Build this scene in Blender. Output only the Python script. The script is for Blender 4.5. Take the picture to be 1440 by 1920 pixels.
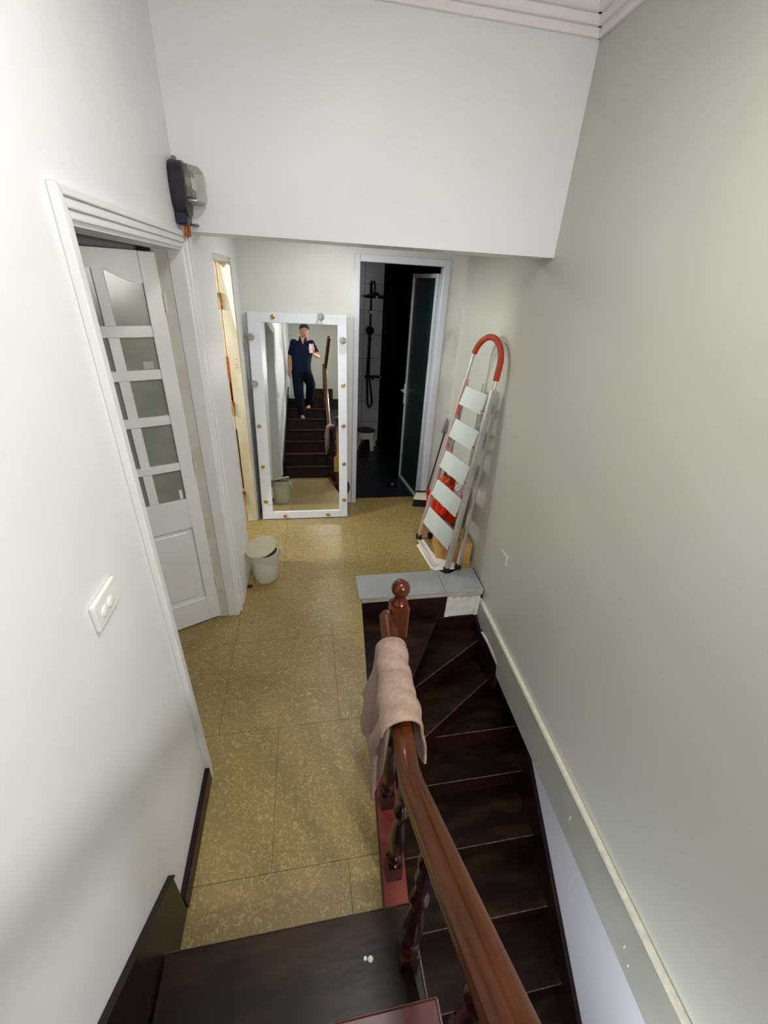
import bpy, bmesh, math, random
from mathutils import Vector, Matrix
random.seed(7)
PI = math.pi
for o in list(bpy.data.objects): bpy.data.objects.remove(o)
scene = bpy.context.scene
C = scene.collection

# ------------------------------------------------------------------ camera
def cam_matrix(p, r, y):
    Rz = Matrix.Rotation(y, 3, 'Z'); Rx = Matrix.Rotation(p, 3, 'X'); Rr = Matrix.Rotation(r, 3, 'Y')
    base = Matrix(((1, 0, 0), (0, 0, -1), (0, 1, 0)))
    return Rz @ Rx @ Rr @ base
CAM_Z = 2.1
cd = bpy.data.cameras.new('camera'); cam = bpy.data.objects.new('camera', cd); C.objects.link(cam)
cd.sensor_fit = 'HORIZONTAL'; cd.sensor_width = 36.0; cd.lens = 779.88 / 1440 * 36; cd.clip_start = 0.02
cam.matrix_world = Matrix.Translation((0, 0, CAM_Z)) @ cam_matrix(-0.5041, -0.05804, -0.20066).to_4x4()
scene.camera = cam

# ------------------------------------------------------------------ world, lights, exposure
w = bpy.data.worlds.new('world'); scene.world = w; w.use_nodes = True
w.node_tree.nodes['Background'].inputs[0].default_value = (0.75, 0.82, 0.9, 1)
w.node_tree.nodes['Background'].inputs[1].default_value = 0.05
vs = scene.view_settings
vs.view_transform = 'Standard'; vs.look = 'None'; vs.gamma = 1.0; vs.use_curve_mapping = False
vs.exposure = 0.97
def area(name, loc, rot, sx, sy, power, col=(1, 1, 1)):
    l = bpy.data.lights.new(name, 'AREA'); l.shape = 'RECTANGLE'; l.size = sx; l.size_y = sy
    l.energy = power; l.color = col
    o = bpy.data.objects.new(name, l); C.objects.link(o); o.location = loc; o.rotation_euler = rot
    return o
LAMP1 = (0.30, 0.75, 3.12)      # ceiling lamp of the stairwell
LAMP2 = (0.30, 3.25, 2.50)      # ceiling lamp of the back hall
SCONCE = (1.02, -0.90, 2.02)    # globe lamp on the grey wall behind the camera (emissive globe, built below)
area('stair_lamp_light', (LAMP1[0], LAMP1[1], LAMP1[2] - 0.06), (0, 0, 0), 0.34, 0.34, 9, (1.0, 0.985, 0.97))
area('hall_lamp_light', (LAMP2[0], LAMP2[1], LAMP2[2] - 0.06), (0, 0, 0), 0.22, 0.22, 4, (1.0, 0.99, 0.97))
area('far_room_light', (-2.1, 3.08, 2.2), (0, math.radians(-66), 0), 0.3, 0.3, 24, (1.0, 0.98, 0.94))
dl = area('downstairs_light', (0.36, -0.25, -0.55), (0, 0, 0), 0.5, 0.5, 7.5, (0.93, 0.95, 1.0))
dl.rotation_euler = Vector((0.85, 0.5, -0.18)).to_track_quat('-Z', 'Y').to_euler()

# ------------------------------------------------------------------ materials
def lin(c):
    r = []
    for v in c:
        v /= 255.0
        r.append(v / 12.92 if v <= 0.04045 else ((v + 0.055) / 1.055) ** 2.4)
    return tuple(r) + (1.0,)
M = {}
def mat(name, col, rough=0.5, metal=0.0, col2=None, scale=6.0, lo=0.35, hi=0.65, bump=0.0, bscale=40.0,
        trans=0.0, ior=1.45, coat=0.0, stretch=None, detail=4.0, emit=None, spec=None):
    m = bpy.data.materials.new(name); m.use_nodes = True
    nt = m.node_tree; b = nt.nodes['Principled BSDF']
    b.inputs['Base Color'].default_value = lin(col)
    b.inputs['Roughness'].default_value = rough; b.inputs['Metallic'].default_value = metal
    b.inputs['IOR'].default_value = ior
    b.inputs['Transmission Weight'].default_value = trans
    b.inputs['Coat Weight'].default_value = coat; b.inputs['Coat Roughness'].default_value = 0.12
    if spec is not None: b.inputs['Specular IOR Level'].default_value = spec
    tc = nt.nodes.new('ShaderNodeTexCoord'); mp = nt.nodes.new('ShaderNodeMapping')
    nt.links.new(tc.outputs['Object'], mp.inputs[0])
    if stretch: mp.inputs['Scale'].default_value = stretch
    if col2:
        n = nt.nodes.new('ShaderNodeTexNoise'); n.inputs['Scale'].default_value = scale; n.inputs['Detail'].default_value = detail
        cr = nt.nodes.new('ShaderNodeValToRGB')
        cr.color_ramp.elements[0].position = lo; cr.color_ramp.elements[1].position = hi
        cr.color_ramp.elements[0].color = lin(col); cr.color_ramp.elements[1].color = lin(col2)
        nt.links.new(mp.outputs[0], n.inputs['Vector']); nt.links.new(n.outputs['Fac'], cr.inputs[0])
        nt.links.new(cr.outputs[0], b.inputs['Base Color'])
    if bump:
        n2 = nt.nodes.new('ShaderNodeTexNoise'); n2.inputs['Scale'].default_value = bscale; n2.inputs['Detail'].default_value = 5
        bp = nt.nodes.new('ShaderNodeBump'); bp.inputs['Strength'].default_value = bump; bp.inputs['Distance'].default_value = 0.01
        nt.links.new(mp.outputs[0], n2.inputs['Vector']); nt.links.new(n2.outputs['Fac'], bp.inputs['Height'])
        nt.links.new(bp.outputs[0], b.inputs['Normal'])
    if emit:
        b.inputs['Emission Color'].default_value = lin(emit[0]); b.inputs['Emission Strength'].default_value = emit[1]
    M[name] = m
    return m
mat('paint_white', (225, 227, 230), 0.42, col2=(231, 232, 234), scale=1.5, bump=0.05, bscale=18)
mat('paint_grey', (197, 200, 190), 0.38, col2=(203, 204, 195), scale=1.3, bump=0.06, bscale=14)
mat('paint_hall', (214, 216, 214), 0.38, col2=(208, 209, 204), scale=2.2, bump=0.05, bscale=16)
mat('paint_cool', (226, 226, 232), 0.5, col2=(230, 230, 236), scale=2, bump=0.04, bscale=20)
mat('beam_grey', (160, 160, 152), 0.5, col2=(170, 169, 160), scale=5, bump=0.1, bscale=25)
mat('ledge_cream', (228, 226, 208), 0.5, col2=(205, 203, 188), scale=30, bump=0.1, bscale=60)
mat('ceiling_paint', (236, 230, 230), 0.6, bump=0.03)
mat('door_white', (226, 227, 228), 0.3, col2=(221, 222, 222), scale=5)
mat('worn_white', (210, 207, 199), 0.4, col2=(196, 190, 178), scale=7, lo=0.45, hi=0.7, bump=0.1, bscale=50)
mat('alu_white', (196, 203, 214), 0.32, col2=(204, 208, 216), scale=4)
mat('frost_glass', (150, 153, 140), 0.22, trans=0.35, col2=(165, 168, 156), scale=5, ior=1.45)
mat('dark_glass', (28, 46, 44), 0.22, col2=(36, 56, 54), scale=2)
mat('cream_paint', (190, 178, 142), 0.5, col2=(206, 200, 180), scale=7, lo=0.45, hi=0.62, bump=0.12, bscale=30, stretch=(1, 1, 0.3))
mat('cream_old', (200, 182, 150), 0.6, col2=(168, 136, 100), scale=22, lo=0.5, hi=0.8, bump=0.15, bscale=40, stretch=(1, 1, 0.25))
mat('rust', (110, 62, 30), 0.7, col2=(190, 150, 90), scale=40)
mat('rust_dust', (168, 160, 132), 0.8, col2=(128, 116, 86), scale=60, bump=0.3, bscale=80)
mat('rust_orange', (205, 92, 40), 0.6, col2=(150, 50, 24), scale=30)
mat('tread_wood', (22, 10, 8), 0.34, col2=(58, 40, 22), scale=3.2, lo=0.46, hi=0.78, bump=0.06, bscale=12, stretch=(1, 3, 1), spec=0.22)
mat('nosing_sheen', (70, 50, 42), 0.4, col2=(112, 94, 84), scale=25, lo=0.4, hi=0.7)  # pale tone: highlight on the tread edges painted in
mat('riser_wood', (28, 10, 10), 0.34, col2=(42, 18, 16), scale=4, bump=0.05, bscale=10, spec=0.3)
mat('burgundy', (104, 38, 38), 0.3, col2=(122, 50, 44), scale=8, bump=0.05, bscale=20)
mat('tread_wood_lit', (66, 23, 23), 0.3, col2=(76, 28, 27), scale=5, bump=0.05, bscale=14, spec=0.3)  # second upper tread: reddish cast of the light put into its colour
mat('stringer_wood', (22, 10, 11), 0.34, col2=(36, 18, 20), scale=6, bump=0.05, spec=0.3)
mat('rail_wood', (88, 43, 17), 0.24, col2=(50, 22, 10), scale=9, lo=0.25, hi=0.85, bump=0.02, bscale=30, stretch=(6, 0.6, 1), coat=0.25, spec=0.3)
mat('newel_wood', (92, 38, 15), 0.2, col2=(74, 26, 10), scale=10, coat=0.35, stretch=(1, 1, 0.2), spec=0.3)
mat('baluster_wood', (44, 16, 13), 0.26, col2=(30, 10, 9), scale=8, coat=0.2, spec=0.35)
mat('stone_slab', (150, 155, 158), 0.45, col2=(162, 166, 166), scale=5, bump=0.05, bscale=30)
mat('slab_edge', (190, 184, 170), 0.6, col2=(165, 158, 142), scale=12, bump=0.2, bscale=40)
mat('plaster_raw', (226, 226, 220), 0.6, col2=(206, 204, 196), scale=14, bump=0.3, bscale=40)
mat('meter_black', (22, 24, 34), 0.35, col2=(32, 32, 42), scale=10)
mat('meter_glass', (240, 242, 238), 0.05, trans=0.95, ior=1.12)
mat('copper', (190, 120, 70), 0.35, 0.6)
mat('dial_grey', (168, 162, 150), 0.5, col2=(120, 116, 112), scale=30)
mat('dial_plate', (225, 226, 220), 0.5)
mat('grey_metal', (130, 130, 132), 0.4, 0.6)
mat('plastic_white', (232, 232, 228), 0.35)
mat('mirror_glass', (238, 242, 240), 0.0, 1.0)
mat('mirror_frame', (222, 226, 234), 0.35, col2=(214, 219, 228), scale=3)
mat('brass', (190, 160, 96), 0.3, 0.9)
mat('bulb_glass', (235, 238, 238), 0.04, trans=0.75, ior=1.2)
mat('bin_white', (214, 214, 200), 0.4, col2=(206, 205, 190), scale=4)
mat('bin_lid', (188, 182, 160), 0.4, col2=(180, 174, 152), scale=4)
mat('bag_film', (225, 226, 220), 0.25, trans=0.5, ior=1.15)
mat('alu', (214, 214, 212), 0.28, 0.85, col2=(198, 198, 198), scale=6)
mat('alu_warm', (214, 196, 184), 0.35, 0.6)
mat('tread_grey', (184, 192, 190), 0.5, col2=(196, 202, 199), scale=40, stretch=(1, 12, 1))
mat('orange_foam', (170, 64, 30), 0.75, col2=(158, 56, 24), scale=20, bump=0.05)
mat('rubber_black', (16, 16, 16), 0.6)
mat('red_plastic', (206, 30, 18), 0.35, col2=(224, 66, 20), scale=5)
mat('paper_white', (228, 214, 208), 0.7, bump=0.2, bscale=20)
mat('cardboard', (196, 152, 88), 0.75, col2=(184, 140, 80), scale=6)
mat('foam_white', (234, 232, 228), 0.6)
mat('pan_cream', (206, 204, 178), 0.45)
mat('pan_black', (14, 14, 15), 0.4)
mat('mauve', (128, 112, 128), 0.5)
mat('towel', (168, 147, 134), 0.95, col2=(154, 133, 120), scale=60, bump=0.4, bscale=220, spec=0.1)
mat('bath_tile', (172, 176, 182), 0.25, col2=(162, 166, 172), scale=2)
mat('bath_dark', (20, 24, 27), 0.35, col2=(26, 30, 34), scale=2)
mat('black_chrome', (14, 16, 18), 0.22, 0.3)
mat('stool_white', (214, 214, 208), 0.4)
mat('stool_red', (86, 26, 30), 0.5)
mat('skin', (176, 128, 102), 0.55, col2=(168, 118, 92), scale=20)
mat('navy_cloth', (16, 24, 44), 0.9, col2=(22, 30, 50), scale=40, spec=0.1, bump=0.1, bscale=30)
mat('trouser_cloth', (16, 20, 34), 0.9, col2=(22, 26, 40), scale=40, spec=0.1, bump=0.1, bscale=30)
mat('hair', (14, 12, 12), 0.6, bump=0.3, bscale=80)
mat('phone_case', (224, 200, 192), 0.3)
mat('phone_black', (12, 12, 14), 0.15)
mat('lip', (140, 84, 76), 0.5)
mat('paddle_wood', (216, 170, 84), 0.5, col2=(202, 152, 70), scale=10, stretch=(4, 4, 0.5))
mat('lamp_diffuser', (245, 245, 240), 0.5, emit=((255, 250, 240), 4.0))
# speckled vinyl floor tile
def floor_material(name, a, b, c):
    m = bpy.data.materials.new(name); m.use_nodes = True; nt = m.node_tree; bs = nt.nodes['Principled BSDF']
    geo = nt.nodes.new('ShaderNodeNewGeometry')
    n1 = nt.nodes.new('ShaderNodeTexNoise'); n1.inputs['Scale'].default_value = 2.6; n1.inputs['Detail'].default_value = 3
    n2 = nt.nodes.new('ShaderNodeTexNoise'); n2.inputs['Scale'].default_value = 48; n2.inputs['Detail'].default_value = 6; n2.inputs['Distortion'].default_value = 1.6
    r1 = nt.nodes.new('ShaderNodeValToRGB'); r1.color_ramp.elements[0].position = 0.35; r1.color_ramp.elements[1].position = 0.65
    r1.color_ramp.elements[0].color = lin(a); r1.color_ramp.elements[1].color = lin(b)
    r2 = nt.nodes.new('ShaderNodeValToRGB'); r2.color_ramp.elements[0].position = 0.50; r2.color_ramp.elements[1].position = 0.68
    r2.color_ramp.elements[0].color = (0, 0, 0, 1); r2.color_ramp.elements[1].color = (0.75, 0.75, 0.75, 1)
    mx = nt.nodes.new('ShaderNodeMix'); mx.data_type = 'RGBA'; mx.inputs[7].default_value = lin(c)
    for n in (n1, n2): nt.links.new(geo.outputs['Position'], n.inputs['Vector'])
    nt.links.new(n1.outputs['Fac'], r1.inputs[0]); nt.links.new(n2.outputs['Fac'], r2.inputs[0])
    nt.links.new(r2.outputs[0], mx.inputs[0]); nt.links.new(r1.outputs[0], mx.inputs[6]); nt.links.new(mx.outputs[2], bs.inputs['Base Color'])
    bs.inputs['Roughness'].default_value = 0.38
    M[name] = m
floor_material('floor_tile', (130, 114, 64), (144, 127, 76), (182, 166, 112))
mat('grout', (112, 97, 54), 0.8)

# ------------------------------------------------------------------ mesh helpers
ORG = {}
class MB:
    def __init__(s): s.v = []; s.f = []
    def add(s, vs, fs):
        n = len(s.v); s.v += [Vector(p) for p in vs]; s.f += [tuple(i + n for i in f) for f in fs]; return s
    def box(s, x0, x1, y0, y1, z0, z1):
        return s.add([(x0, y0, z0), (x1, y0, z0), (x1, y1, z0), (x0, y1, z0), (x0, y0, z1), (x1, y0, z1), (x1, y1, z1), (x0, y1, z1)],
                     [(0, 3, 2, 1), (4, 5, 6, 7), (0, 1, 5, 4), (1, 2, 6, 5), (2, 3, 7, 6), (3, 0, 4, 7)])
    def hexa(s, b, t):
        return s.add(list(b) + list(t), [(0, 3, 2, 1), (4, 5, 6, 7), (0, 1, 5, 4), (1, 2, 6, 5), (2, 3, 7, 6), (3, 0, 4, 7)])
    def prism(s, poly, d0, d1):
        # poly: list of 3D points, swept from offset d0 to d1
        n = len(poly); a = [Vector(p) + Vector(d0) for p in poly]; b = [Vector(p) + Vector(d1) for p in poly]
        fs = [tuple(reversed(range(n))), tuple(range(n, 2 * n))] + [(i, (i + 1) % n, n + (i + 1) % n, n + i) for i in range(n)]
        return s.add(a + b, fs)
    def poly(s, pts2, z0, z1): return s.prism([(p[0], p[1], 0) for p in pts2], (0, 0, z0), (0, 0, z1))
    def loft(s, rings, closed=True, caps=True):
        n = len(rings[0]); vs = [p for r in rings for p in r]; fs = []
        for i in range(len(rings) - 1):
            for j in range(n if closed else n - 1):
                k = (j + 1) % n; fs.append((i * n + j, i * n + k, (i + 1) * n + k, (i + 1) * n + j))
        if caps and closed:
            fs.append(tuple(reversed(range(n)))); L = (len(rings) - 1) * n; fs.append(tuple(range(L, L + n)))
        return s.add(vs, fs)
    def tube(s, pts, r, n=10, caps=True, flat=1.0):
        pts = [Vector(p) for p in pts]
        rs = r if isinstance(r, (list, tuple)) else [r] * len(pts)
        rings = []; up = None
        for i, p in enumerate(pts):
            t = (pts[min(i + 1, len(pts) - 1)] - pts[max(i - 1, 0)]).normalized()
            if up is None:
                up = Vector((0, 0, 1)) if abs(t.z) < 0.9 else Vector((1, 0, 0))
            a = t.cross(up).normalized(); b = a.cross(t).normalized(); up = b
            rings.append([p + a * math.cos(2 * PI * k / n) * rs[i] + b * math.sin(2 * PI * k / n) * rs[i] * flat for k in range(n)])
        return s.loft(rings, True, caps)
    def sweep(s, prof, pts, up=(0, 0, 1)):
        pts = [Vector(p) for p in pts]; rings = []; up = Vector(up)
        for i, p in enumerate(pts):
            t0 = (p - pts[i - 1]).normalized() if i else None
            t1 = (pts[i + 1] - p).normalized() if i < len(pts) - 1 else None
            t = ((t0 or t1) + (t1 or t0)).normalized()
            a = t.cross(up).normalized(); b = a.cross(t).normalized()
            sc = 1.0
            rings.append([p + a * q[0] + b * q[1] * sc for q in prof])
        return s.loft(rings)
    def lathe(s, prof, org=(0, 0, 0), ax=(0, 0, 1), n=16):
        o = Vector(org); z = Vector(ax).normalized(); x = z.orthogonal().normalized(); y = z.cross(x)
        rings = [[o + z * h + (x * math.cos(2 * PI * k / n) + y * math.sin(2 * PI * k / n)) * max(r, 0.0004) for k in range(n)] for r, h in prof]
        return s.loft(rings)
    def ball(s, c, r, n=16, m=10, sc=(1, 1, 1)):
        c = Vector(c); prof = []
        rings = []
        for i in range(m + 1):
            a = -PI / 2 + PI * i / m; rr = max(math.cos(a), 0.01)
            rings.append([c + Vector((math.cos(2 * PI * k / n) * rr * r * sc[0], math.sin(2 * PI * k / n) * rr * r * sc[1], math.sin(a) * r * sc[2])) for k in range(n)])
        return s.loft(rings)
    def xf(s, mtx):
        s.v = [mtx @ p for p in s.v]; return s
    def build(s, name, m, parent=None, bevel=0.0, smooth=False, seg=1, local=None):
        org = Vector(ORG[parent.name]) if parent is not None else Vector((0, 0, 0))
        if local is not None: org = Vector(local)
        me = bpy.data.meshes.new(name)
        me.from_pydata([tuple(p - org) for p in s.v], [], s.f); 
        bm = bmesh.new(); bm.from_mesh(me)
        bmesh.ops.recalc_face_normals(bm, faces=bm.faces)
        if bevel:
            ed = [e for e in bm.edges if len(e.link_faces) == 2 and e.calc_face_angle(0) > 0.5]
            bmesh.ops.bevel(bm, geom=ed, offset=bevel, segments=seg, affect='EDGES', profile=0.6, clamp_overlap=True)
        if smooth:
            for f in bm.faces: f.smooth = True
            for e in bm.edges:
                if len(e.link_faces) == 2 and e.calc_face_angle(0) > 0.7: e.smooth = False
        bm.to_mesh(me); bm.free(); me.update()
        me.materials.append(M[m] if isinstance(m, str) else m)
        o = bpy.data.objects.new(name, me); C.objects.link(o)
        if parent is not None:
            o.parent = parent; ORG[o.name] = tuple(org if local is None else Vector(ORG[parent.name]))
        else:
            ORG[o.name] = (0, 0, 0)
        return o
def tag(o, label=None, cat=None, group=None, kind=None):
    if label: o['label'] = label
    if cat: o['category'] = cat
    if group: o['group'] = group
    if kind: o['kind'] = kind
    return o
def thing(name, label, cat, loc=(0, 0, 0), group=None, kind=None):
    o = bpy.data.objects.new(name, None); C.objects.link(o); o.location = loc; o.empty_display_size = 0.1
    ORG[o.name] = tuple(loc); return tag(o, label, cat, group, kind)
def inst(src, parent, loc, rot=None, name=None):
    c = src.copy(); C.objects.link(c)
    if name: c.name = name
    c.parent = parent; c.location = loc
    if rot: c.rotation_euler = rot
    ORG[c.name] = ORG[parent.name]
    return c
def copy_tree(o, loc, label=None):
    r = o.copy(); C.objects.link(r); r.location = loc; ORG[r.name] = tuple(loc)
    if label: r['label'] = label
    for ch in o.children:
        c = ch.copy(); C.objects.link(c); c.parent = r
    return r

# ------------------------------------------------------------------ key dimensions (metres)
XL = -0.528; XH = -0.50                  # left wall face, left wall face of the back hall
YB = 3.98; YBK = 2.43                    # back wall, bulkhead face
ZC = 3.19; ZB = 2.26; ZH = 2.55          # stairwell ceiling, bulkhead soffit, hall ceiling
YN = -1.95                               # wall behind the landing
def xr(y): return 1.345 + 0.05 * (y - 2.43)       # right wall (slightly out of square)
def xe(y): return 0.218 + 0.0785 * (y - 0.654)    # floor edge along the stairwell
def xw(y): return 1.40 + 0.055 * y                # stairwell wall below the beam
R_ = 0.2; G_ = 0.265; Y1 = 0.575                  # upper flight: rise, going, first nosing
def ny(k): return Y1 - G_ * (k - 1)

# ------------------------------------------------------------------ setting: walls
def wall(name, mb, m, label): 
    return tag(mb.build(name, m), label, 'wall', kind='structure')
b = MB()
b.box(XL - 0.12, XL, YN, 1.29, -0.2, ZC)
b.box(XL - 0.12, XL, 1.29, 2.345, 2.18, ZC)
b.box(XL - 0.12, XL, 2.345, YBK + 0.02, 0, ZC)
b.box(XH - 0.15, XH, YBK + 0.02, 2.95, 0, ZH)
b.box(XH - 0.15, XH, 2.95, 3.69, 2.20, ZH)
b.box(XH - 0.15, XH, 3.69, YB, 0, ZH)
wall_left = wall('wall_left', b, 'paint_white', 'white painted wall with two doorways along the passage')
b = MB()
b.hexa([(xr(YN), YN, 0), (xr(YN) + 0.12, YN, 0), (xr(YB) + 0.12, YB, 0), (xr(YB), YB, 0)],
       [(xr(YN), YN, ZC), (xr(YN) + 0.12, YN, ZC), (xr(YB) + 0.12, YB, ZC), (xr(YB), YB, ZC)])
wall_right = wall('wall_right', b, 'paint_grey', 'grey painted wall beside the stairwell')
b = MB()
b.hexa([(xw(YN), YN, -2.6), (xw(YN) + 0.1, YN, -2.6), (xw(2.42) + 0.1, 2.42, -2.6), (xw(2.42), 2.42, -2.6)],
       [(xw(YN), YN, -0.3), (xw(YN) + 0.1, YN, -0.3), (xw(2.42) + 0.1, 2.42, -0.3), (xw(2.42), 2.42, -0.3)])
wall('wall_stairwell', b, 'paint_cool', 'cool white wall of the lower flight under the grey beam')
b = MB()
b.box(XH - 0.15, 0.44, YB, YB + 0.1, 0, ZH); b.box(0.44, 1.265, YB, YB + 0.1, 2.29, ZH); b.box(1.265, 1.6, YB, YB + 0.1, 0, ZH)
wall('wall_back', b, 'paint_hall', 'off-white end wall behind the leaning mirror')
b = MB(); b.box(XL - 0.12, 1.7, YBK, YBK + 0.25, ZB, ZC)
wall('wall_bulkhead', b, 'paint_white', 'white bulkhead wall hanging over the passage')
b = MB(); b.box(XL - 0.12, 1.6, YN - 0.1, YN, -2.6, ZC)
wall('wall_landing', b, 'paint_grey', 'grey wall behind the upper landing')
b = MB(); b.box(XL - 0.12, 1.7, YN, YBK, ZC, ZC + 0.08)
tag(b.build('ceiling', 'ceiling_paint'), 'white stairwell ceiling', 'ceiling', kind='structure')
b = MB(); b.box(XH - 0.15, 1.7, YBK + 0.25, YB + 0.1, ZH, ZH + 0.08)
tag(b.build('ceiling_hall', 'ceiling_paint'), 'white ceiling of the back hall', 'ceiling', kind='structure')
# crown moulding: stepped bands
def crown(name, p, q, nrm, label):
    t = thing(name, label, 'moulding', p, kind='structure')
    nrm = Vector(nrm); pr = [(0.0, -0.105, 0.022, -0.075), (0.0, -0.075, 0.045, -0.045), (0.0, -0.045, 0.075, -0.018), (0.0, -0.018, 0.10, 0.0)]
    for a0, z0, a1, z1 in pr:
        m_ = MB()
        P, Q = Vector(p), Vector(q)
        prof = [(0, z0), (a1 * 0.8, z0), (a1, z0 + (z1 - z0) * 0.35), (a1, z1), (0, z1)]
        m_.loft([[P + nrm * u + Vector((0, 0, v)) for u, v in prof], [Q + nrm * u + Vector((0, 0, v)) for u, v in prof]])
        m_.build('moulding_band', 'ceiling_paint', t, bevel=0.004, seg=2)
    return t
crown('trim_1', (XL, YBK, ZC), (xr(YBK), YBK, ZC), (0, -1, 0), 'stepped white crown moulding over the bulkhead')
crown('trim_2', (xr(YBK), YBK, ZC), (xr(YN), YN, ZC), (-1, 0.05, 0), 'stepped white crown moulding over the grey wall')

b = MB()
b.hexa([(xr(YN), YN, -0.1), (xr(YN) + 0.12, YN, -0.1), (xr(2.42) + 0.12, 2.42, -0.1), (xr(2.42), 2.42, -0.1)],
       [(xr(YN), YN, 0), (xr(YN) + 0.12, YN, 0), (xr(2.42) + 0.12, 2.42, 0), (xr(2.42), 2.42, 0)])
wall('wall_right_foot', b, 'paint_grey', 'strip of grey painted wall just above the cream ledge')
# beam and ledge along the right wall under floor level
b = MB()
b.hexa([(xr(YN) - 0.022, YN, -0.39), (xr(YN) + 0.2, YN, -0.39), (xr(2.42) + 0.2, 2.42, -0.39), (xr(2.42) - 0.022, 2.42, -0.39)],
       [(xr(YN) - 0.022, YN, -0.115), (xr(YN) + 0.2, YN, -0.115), (xr(2.42) + 0.2, 2.42, -0.115), (xr(2.42) - 0.022, 2.42, -0.115)])
tag(b.build('trim_3', 'beam_grey'), 'grey concrete beam below the wall along the stairwell', 'beam', kind='structure')
b = MB()
b.hexa([(xr(YN) - 0.026, YN, -0.115), (xr(YN) + 0.05, YN, -0.115), (xr(2.42) + 0.05, 2.42, -0.115), (xr(2.42) - 0.026, 2.42, -0.115)],
       [(xr(YN) - 0.022, YN, -0.1), (xr(YN) + 0.05, YN, -0.1), (xr(2.42) + 0.05, 2.42, -0.1), (xr(2.42) - 0.022, 2.42, -0.1)])
tag(b.build('trim_4', 'ledge_cream'), 'thin cream ledge on top of the grey beam', 'ledge', kind='structure')

tb = [o for o in bpy.data.objects if o.name == 'trim_3'][0]
for yy, zz, hh in ((0.905, -0.235, 0.03), (0.44, -0.27, 0.024), (0.395, -0.315, 0.014)):
    xx = xr(yy) - 0.022
    MB().hexa([(xx - 0.0015, yy - 0.004, zz - hh), (xx + 0.002, yy - 0.004, zz - hh), (xx + 0.002, yy + 0.003, zz - hh), (xx - 0.0015, yy + 0.003, zz - hh)],
              [(xx - 0.0015, yy - 0.002, zz), (xx + 0.002, yy - 0.002, zz), (xx + 0.002, yy + 0.004, zz), (xx - 0.0015, yy + 0.004, zz)]).build('paint_chip', 'plaster_raw', tb)
# ------------------------------------------------------------------ floor with tiles
b = MB()
b.poly([(XL - 0.12, 0.5), (xe(0.5), 0.5), (xe(2.42), 2.42), (1.75, 2.42), (1.75, YB + 0.1), (XL - 0.12, YB + 0.1)], -0.16, -0.006)
floor = tag(b.build('floor', 'grout'), 'yellow olive speckled tile floor of the passage', 'floor', kind='structure')
TS = 0.63
def clip_poly(poly, f):
    out = []
    for i in range(len(poly)):
        a, c = poly[i], poly[(i + 1) % len(poly)]; fa, fc = f(a), f(c)
        if fa >= 0: out.append(a)
        if (fa >= 0) != (fc >= 0):
            t = fa / (fa - fc); out.append((a[0] + (c[0] - a[0]) * t, a[1] + (c[1] - a[1]) * t))
    return out
rows = [(0.18, 0.81, 0.10), (0.81, 1.44, -0.21), (1.44, 2.07, 0.115), (2.07, 2.70, 0.12), (2.70, 3.33, -0.228), (3.33, 3.96, -0.225), (3.96, 4.06, -0.225)]
gap = 0.0009
for y0, y1, xo in rows:
    for i in range(-3, 5):
        x0 = xo + i * TS; x1 = x0 + TS
        p = [(x0 + gap, max(y0, 0.5) + gap), (x1 - gap, max(y0, 0.5) + gap), (x1 - gap, y1 - gap), (x0 + gap, y1 - gap)]
        pieces = []
        if y0 < 2.42:
            q = clip_poly(p, lambda a: 2.42 - a[1]); q = clip_poly(q, lambda a: xe(a[1]) - 0.002 - a[0]) if q else q; pieces.append(q)
        if y1 > 2.42:
            q = clip_poly(p, lambda a: a[1] - 2.42)
            if q and y0 < 2.7: # leave room for the stone slab
                q1 = clip_poly(clip_poly(q, lambda a: 2.69 - a[1]), lambda a: 0.335 - a[0]) if q else []
                q2 = clip_poly(q, lambda a: a[1] - 2.69)
                pieces += [q1, q2]
            else: pieces.append(q)
        for q in pieces:
            if not q or len(q) < 3: continue
            xmin = XL if y1 < 2.6 else XH
            q = clip_poly(q, lambda a: a[0] - (-0.66))
            if q: q = clip_poly(q, lambda a: xr(a[1]) - a[0])
            if len(q) < 3: continue
            ar = abs(sum(q[k][0] * q[(k + 1) % len(q)][1] - q[(k + 1) % len(q)][0] * q[k][1] for k in range(len(q)))) / 2
            if ar < 0.0015: continue
            MB().poly(q, -0.006, 0.0).build('floor_tile', 'floor_tile', floor)
# grey stone slab at the head of the stairs
sl = thing('stone_slab', 'grey stone slab at the head of the downward stairs', 'slab', (0.84, 2.55, 0))
MB().poly([(0.337, 2.405), (1.02, 2.405), (1.02, 2.688), (0.337, 2.688)], -0.006, 0.006).build('slab_tile', 'stone_slab', sl, bevel=0.003)
MB().poly([(1.023, 2.405), (1.335, 2.405), (1.345, 2.688), (1.023, 2.688)], -0.006, 0.006).build('slab_tile', 'stone_slab', sl, bevel=0.003)
MB().poly([(0.345, 2.404), (1.33, 2.404), (1.33, 2.42), (0.345, 2.42)], -0.045, -0.006).build('mortar_edge', 'slab_edge', sl)

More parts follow.
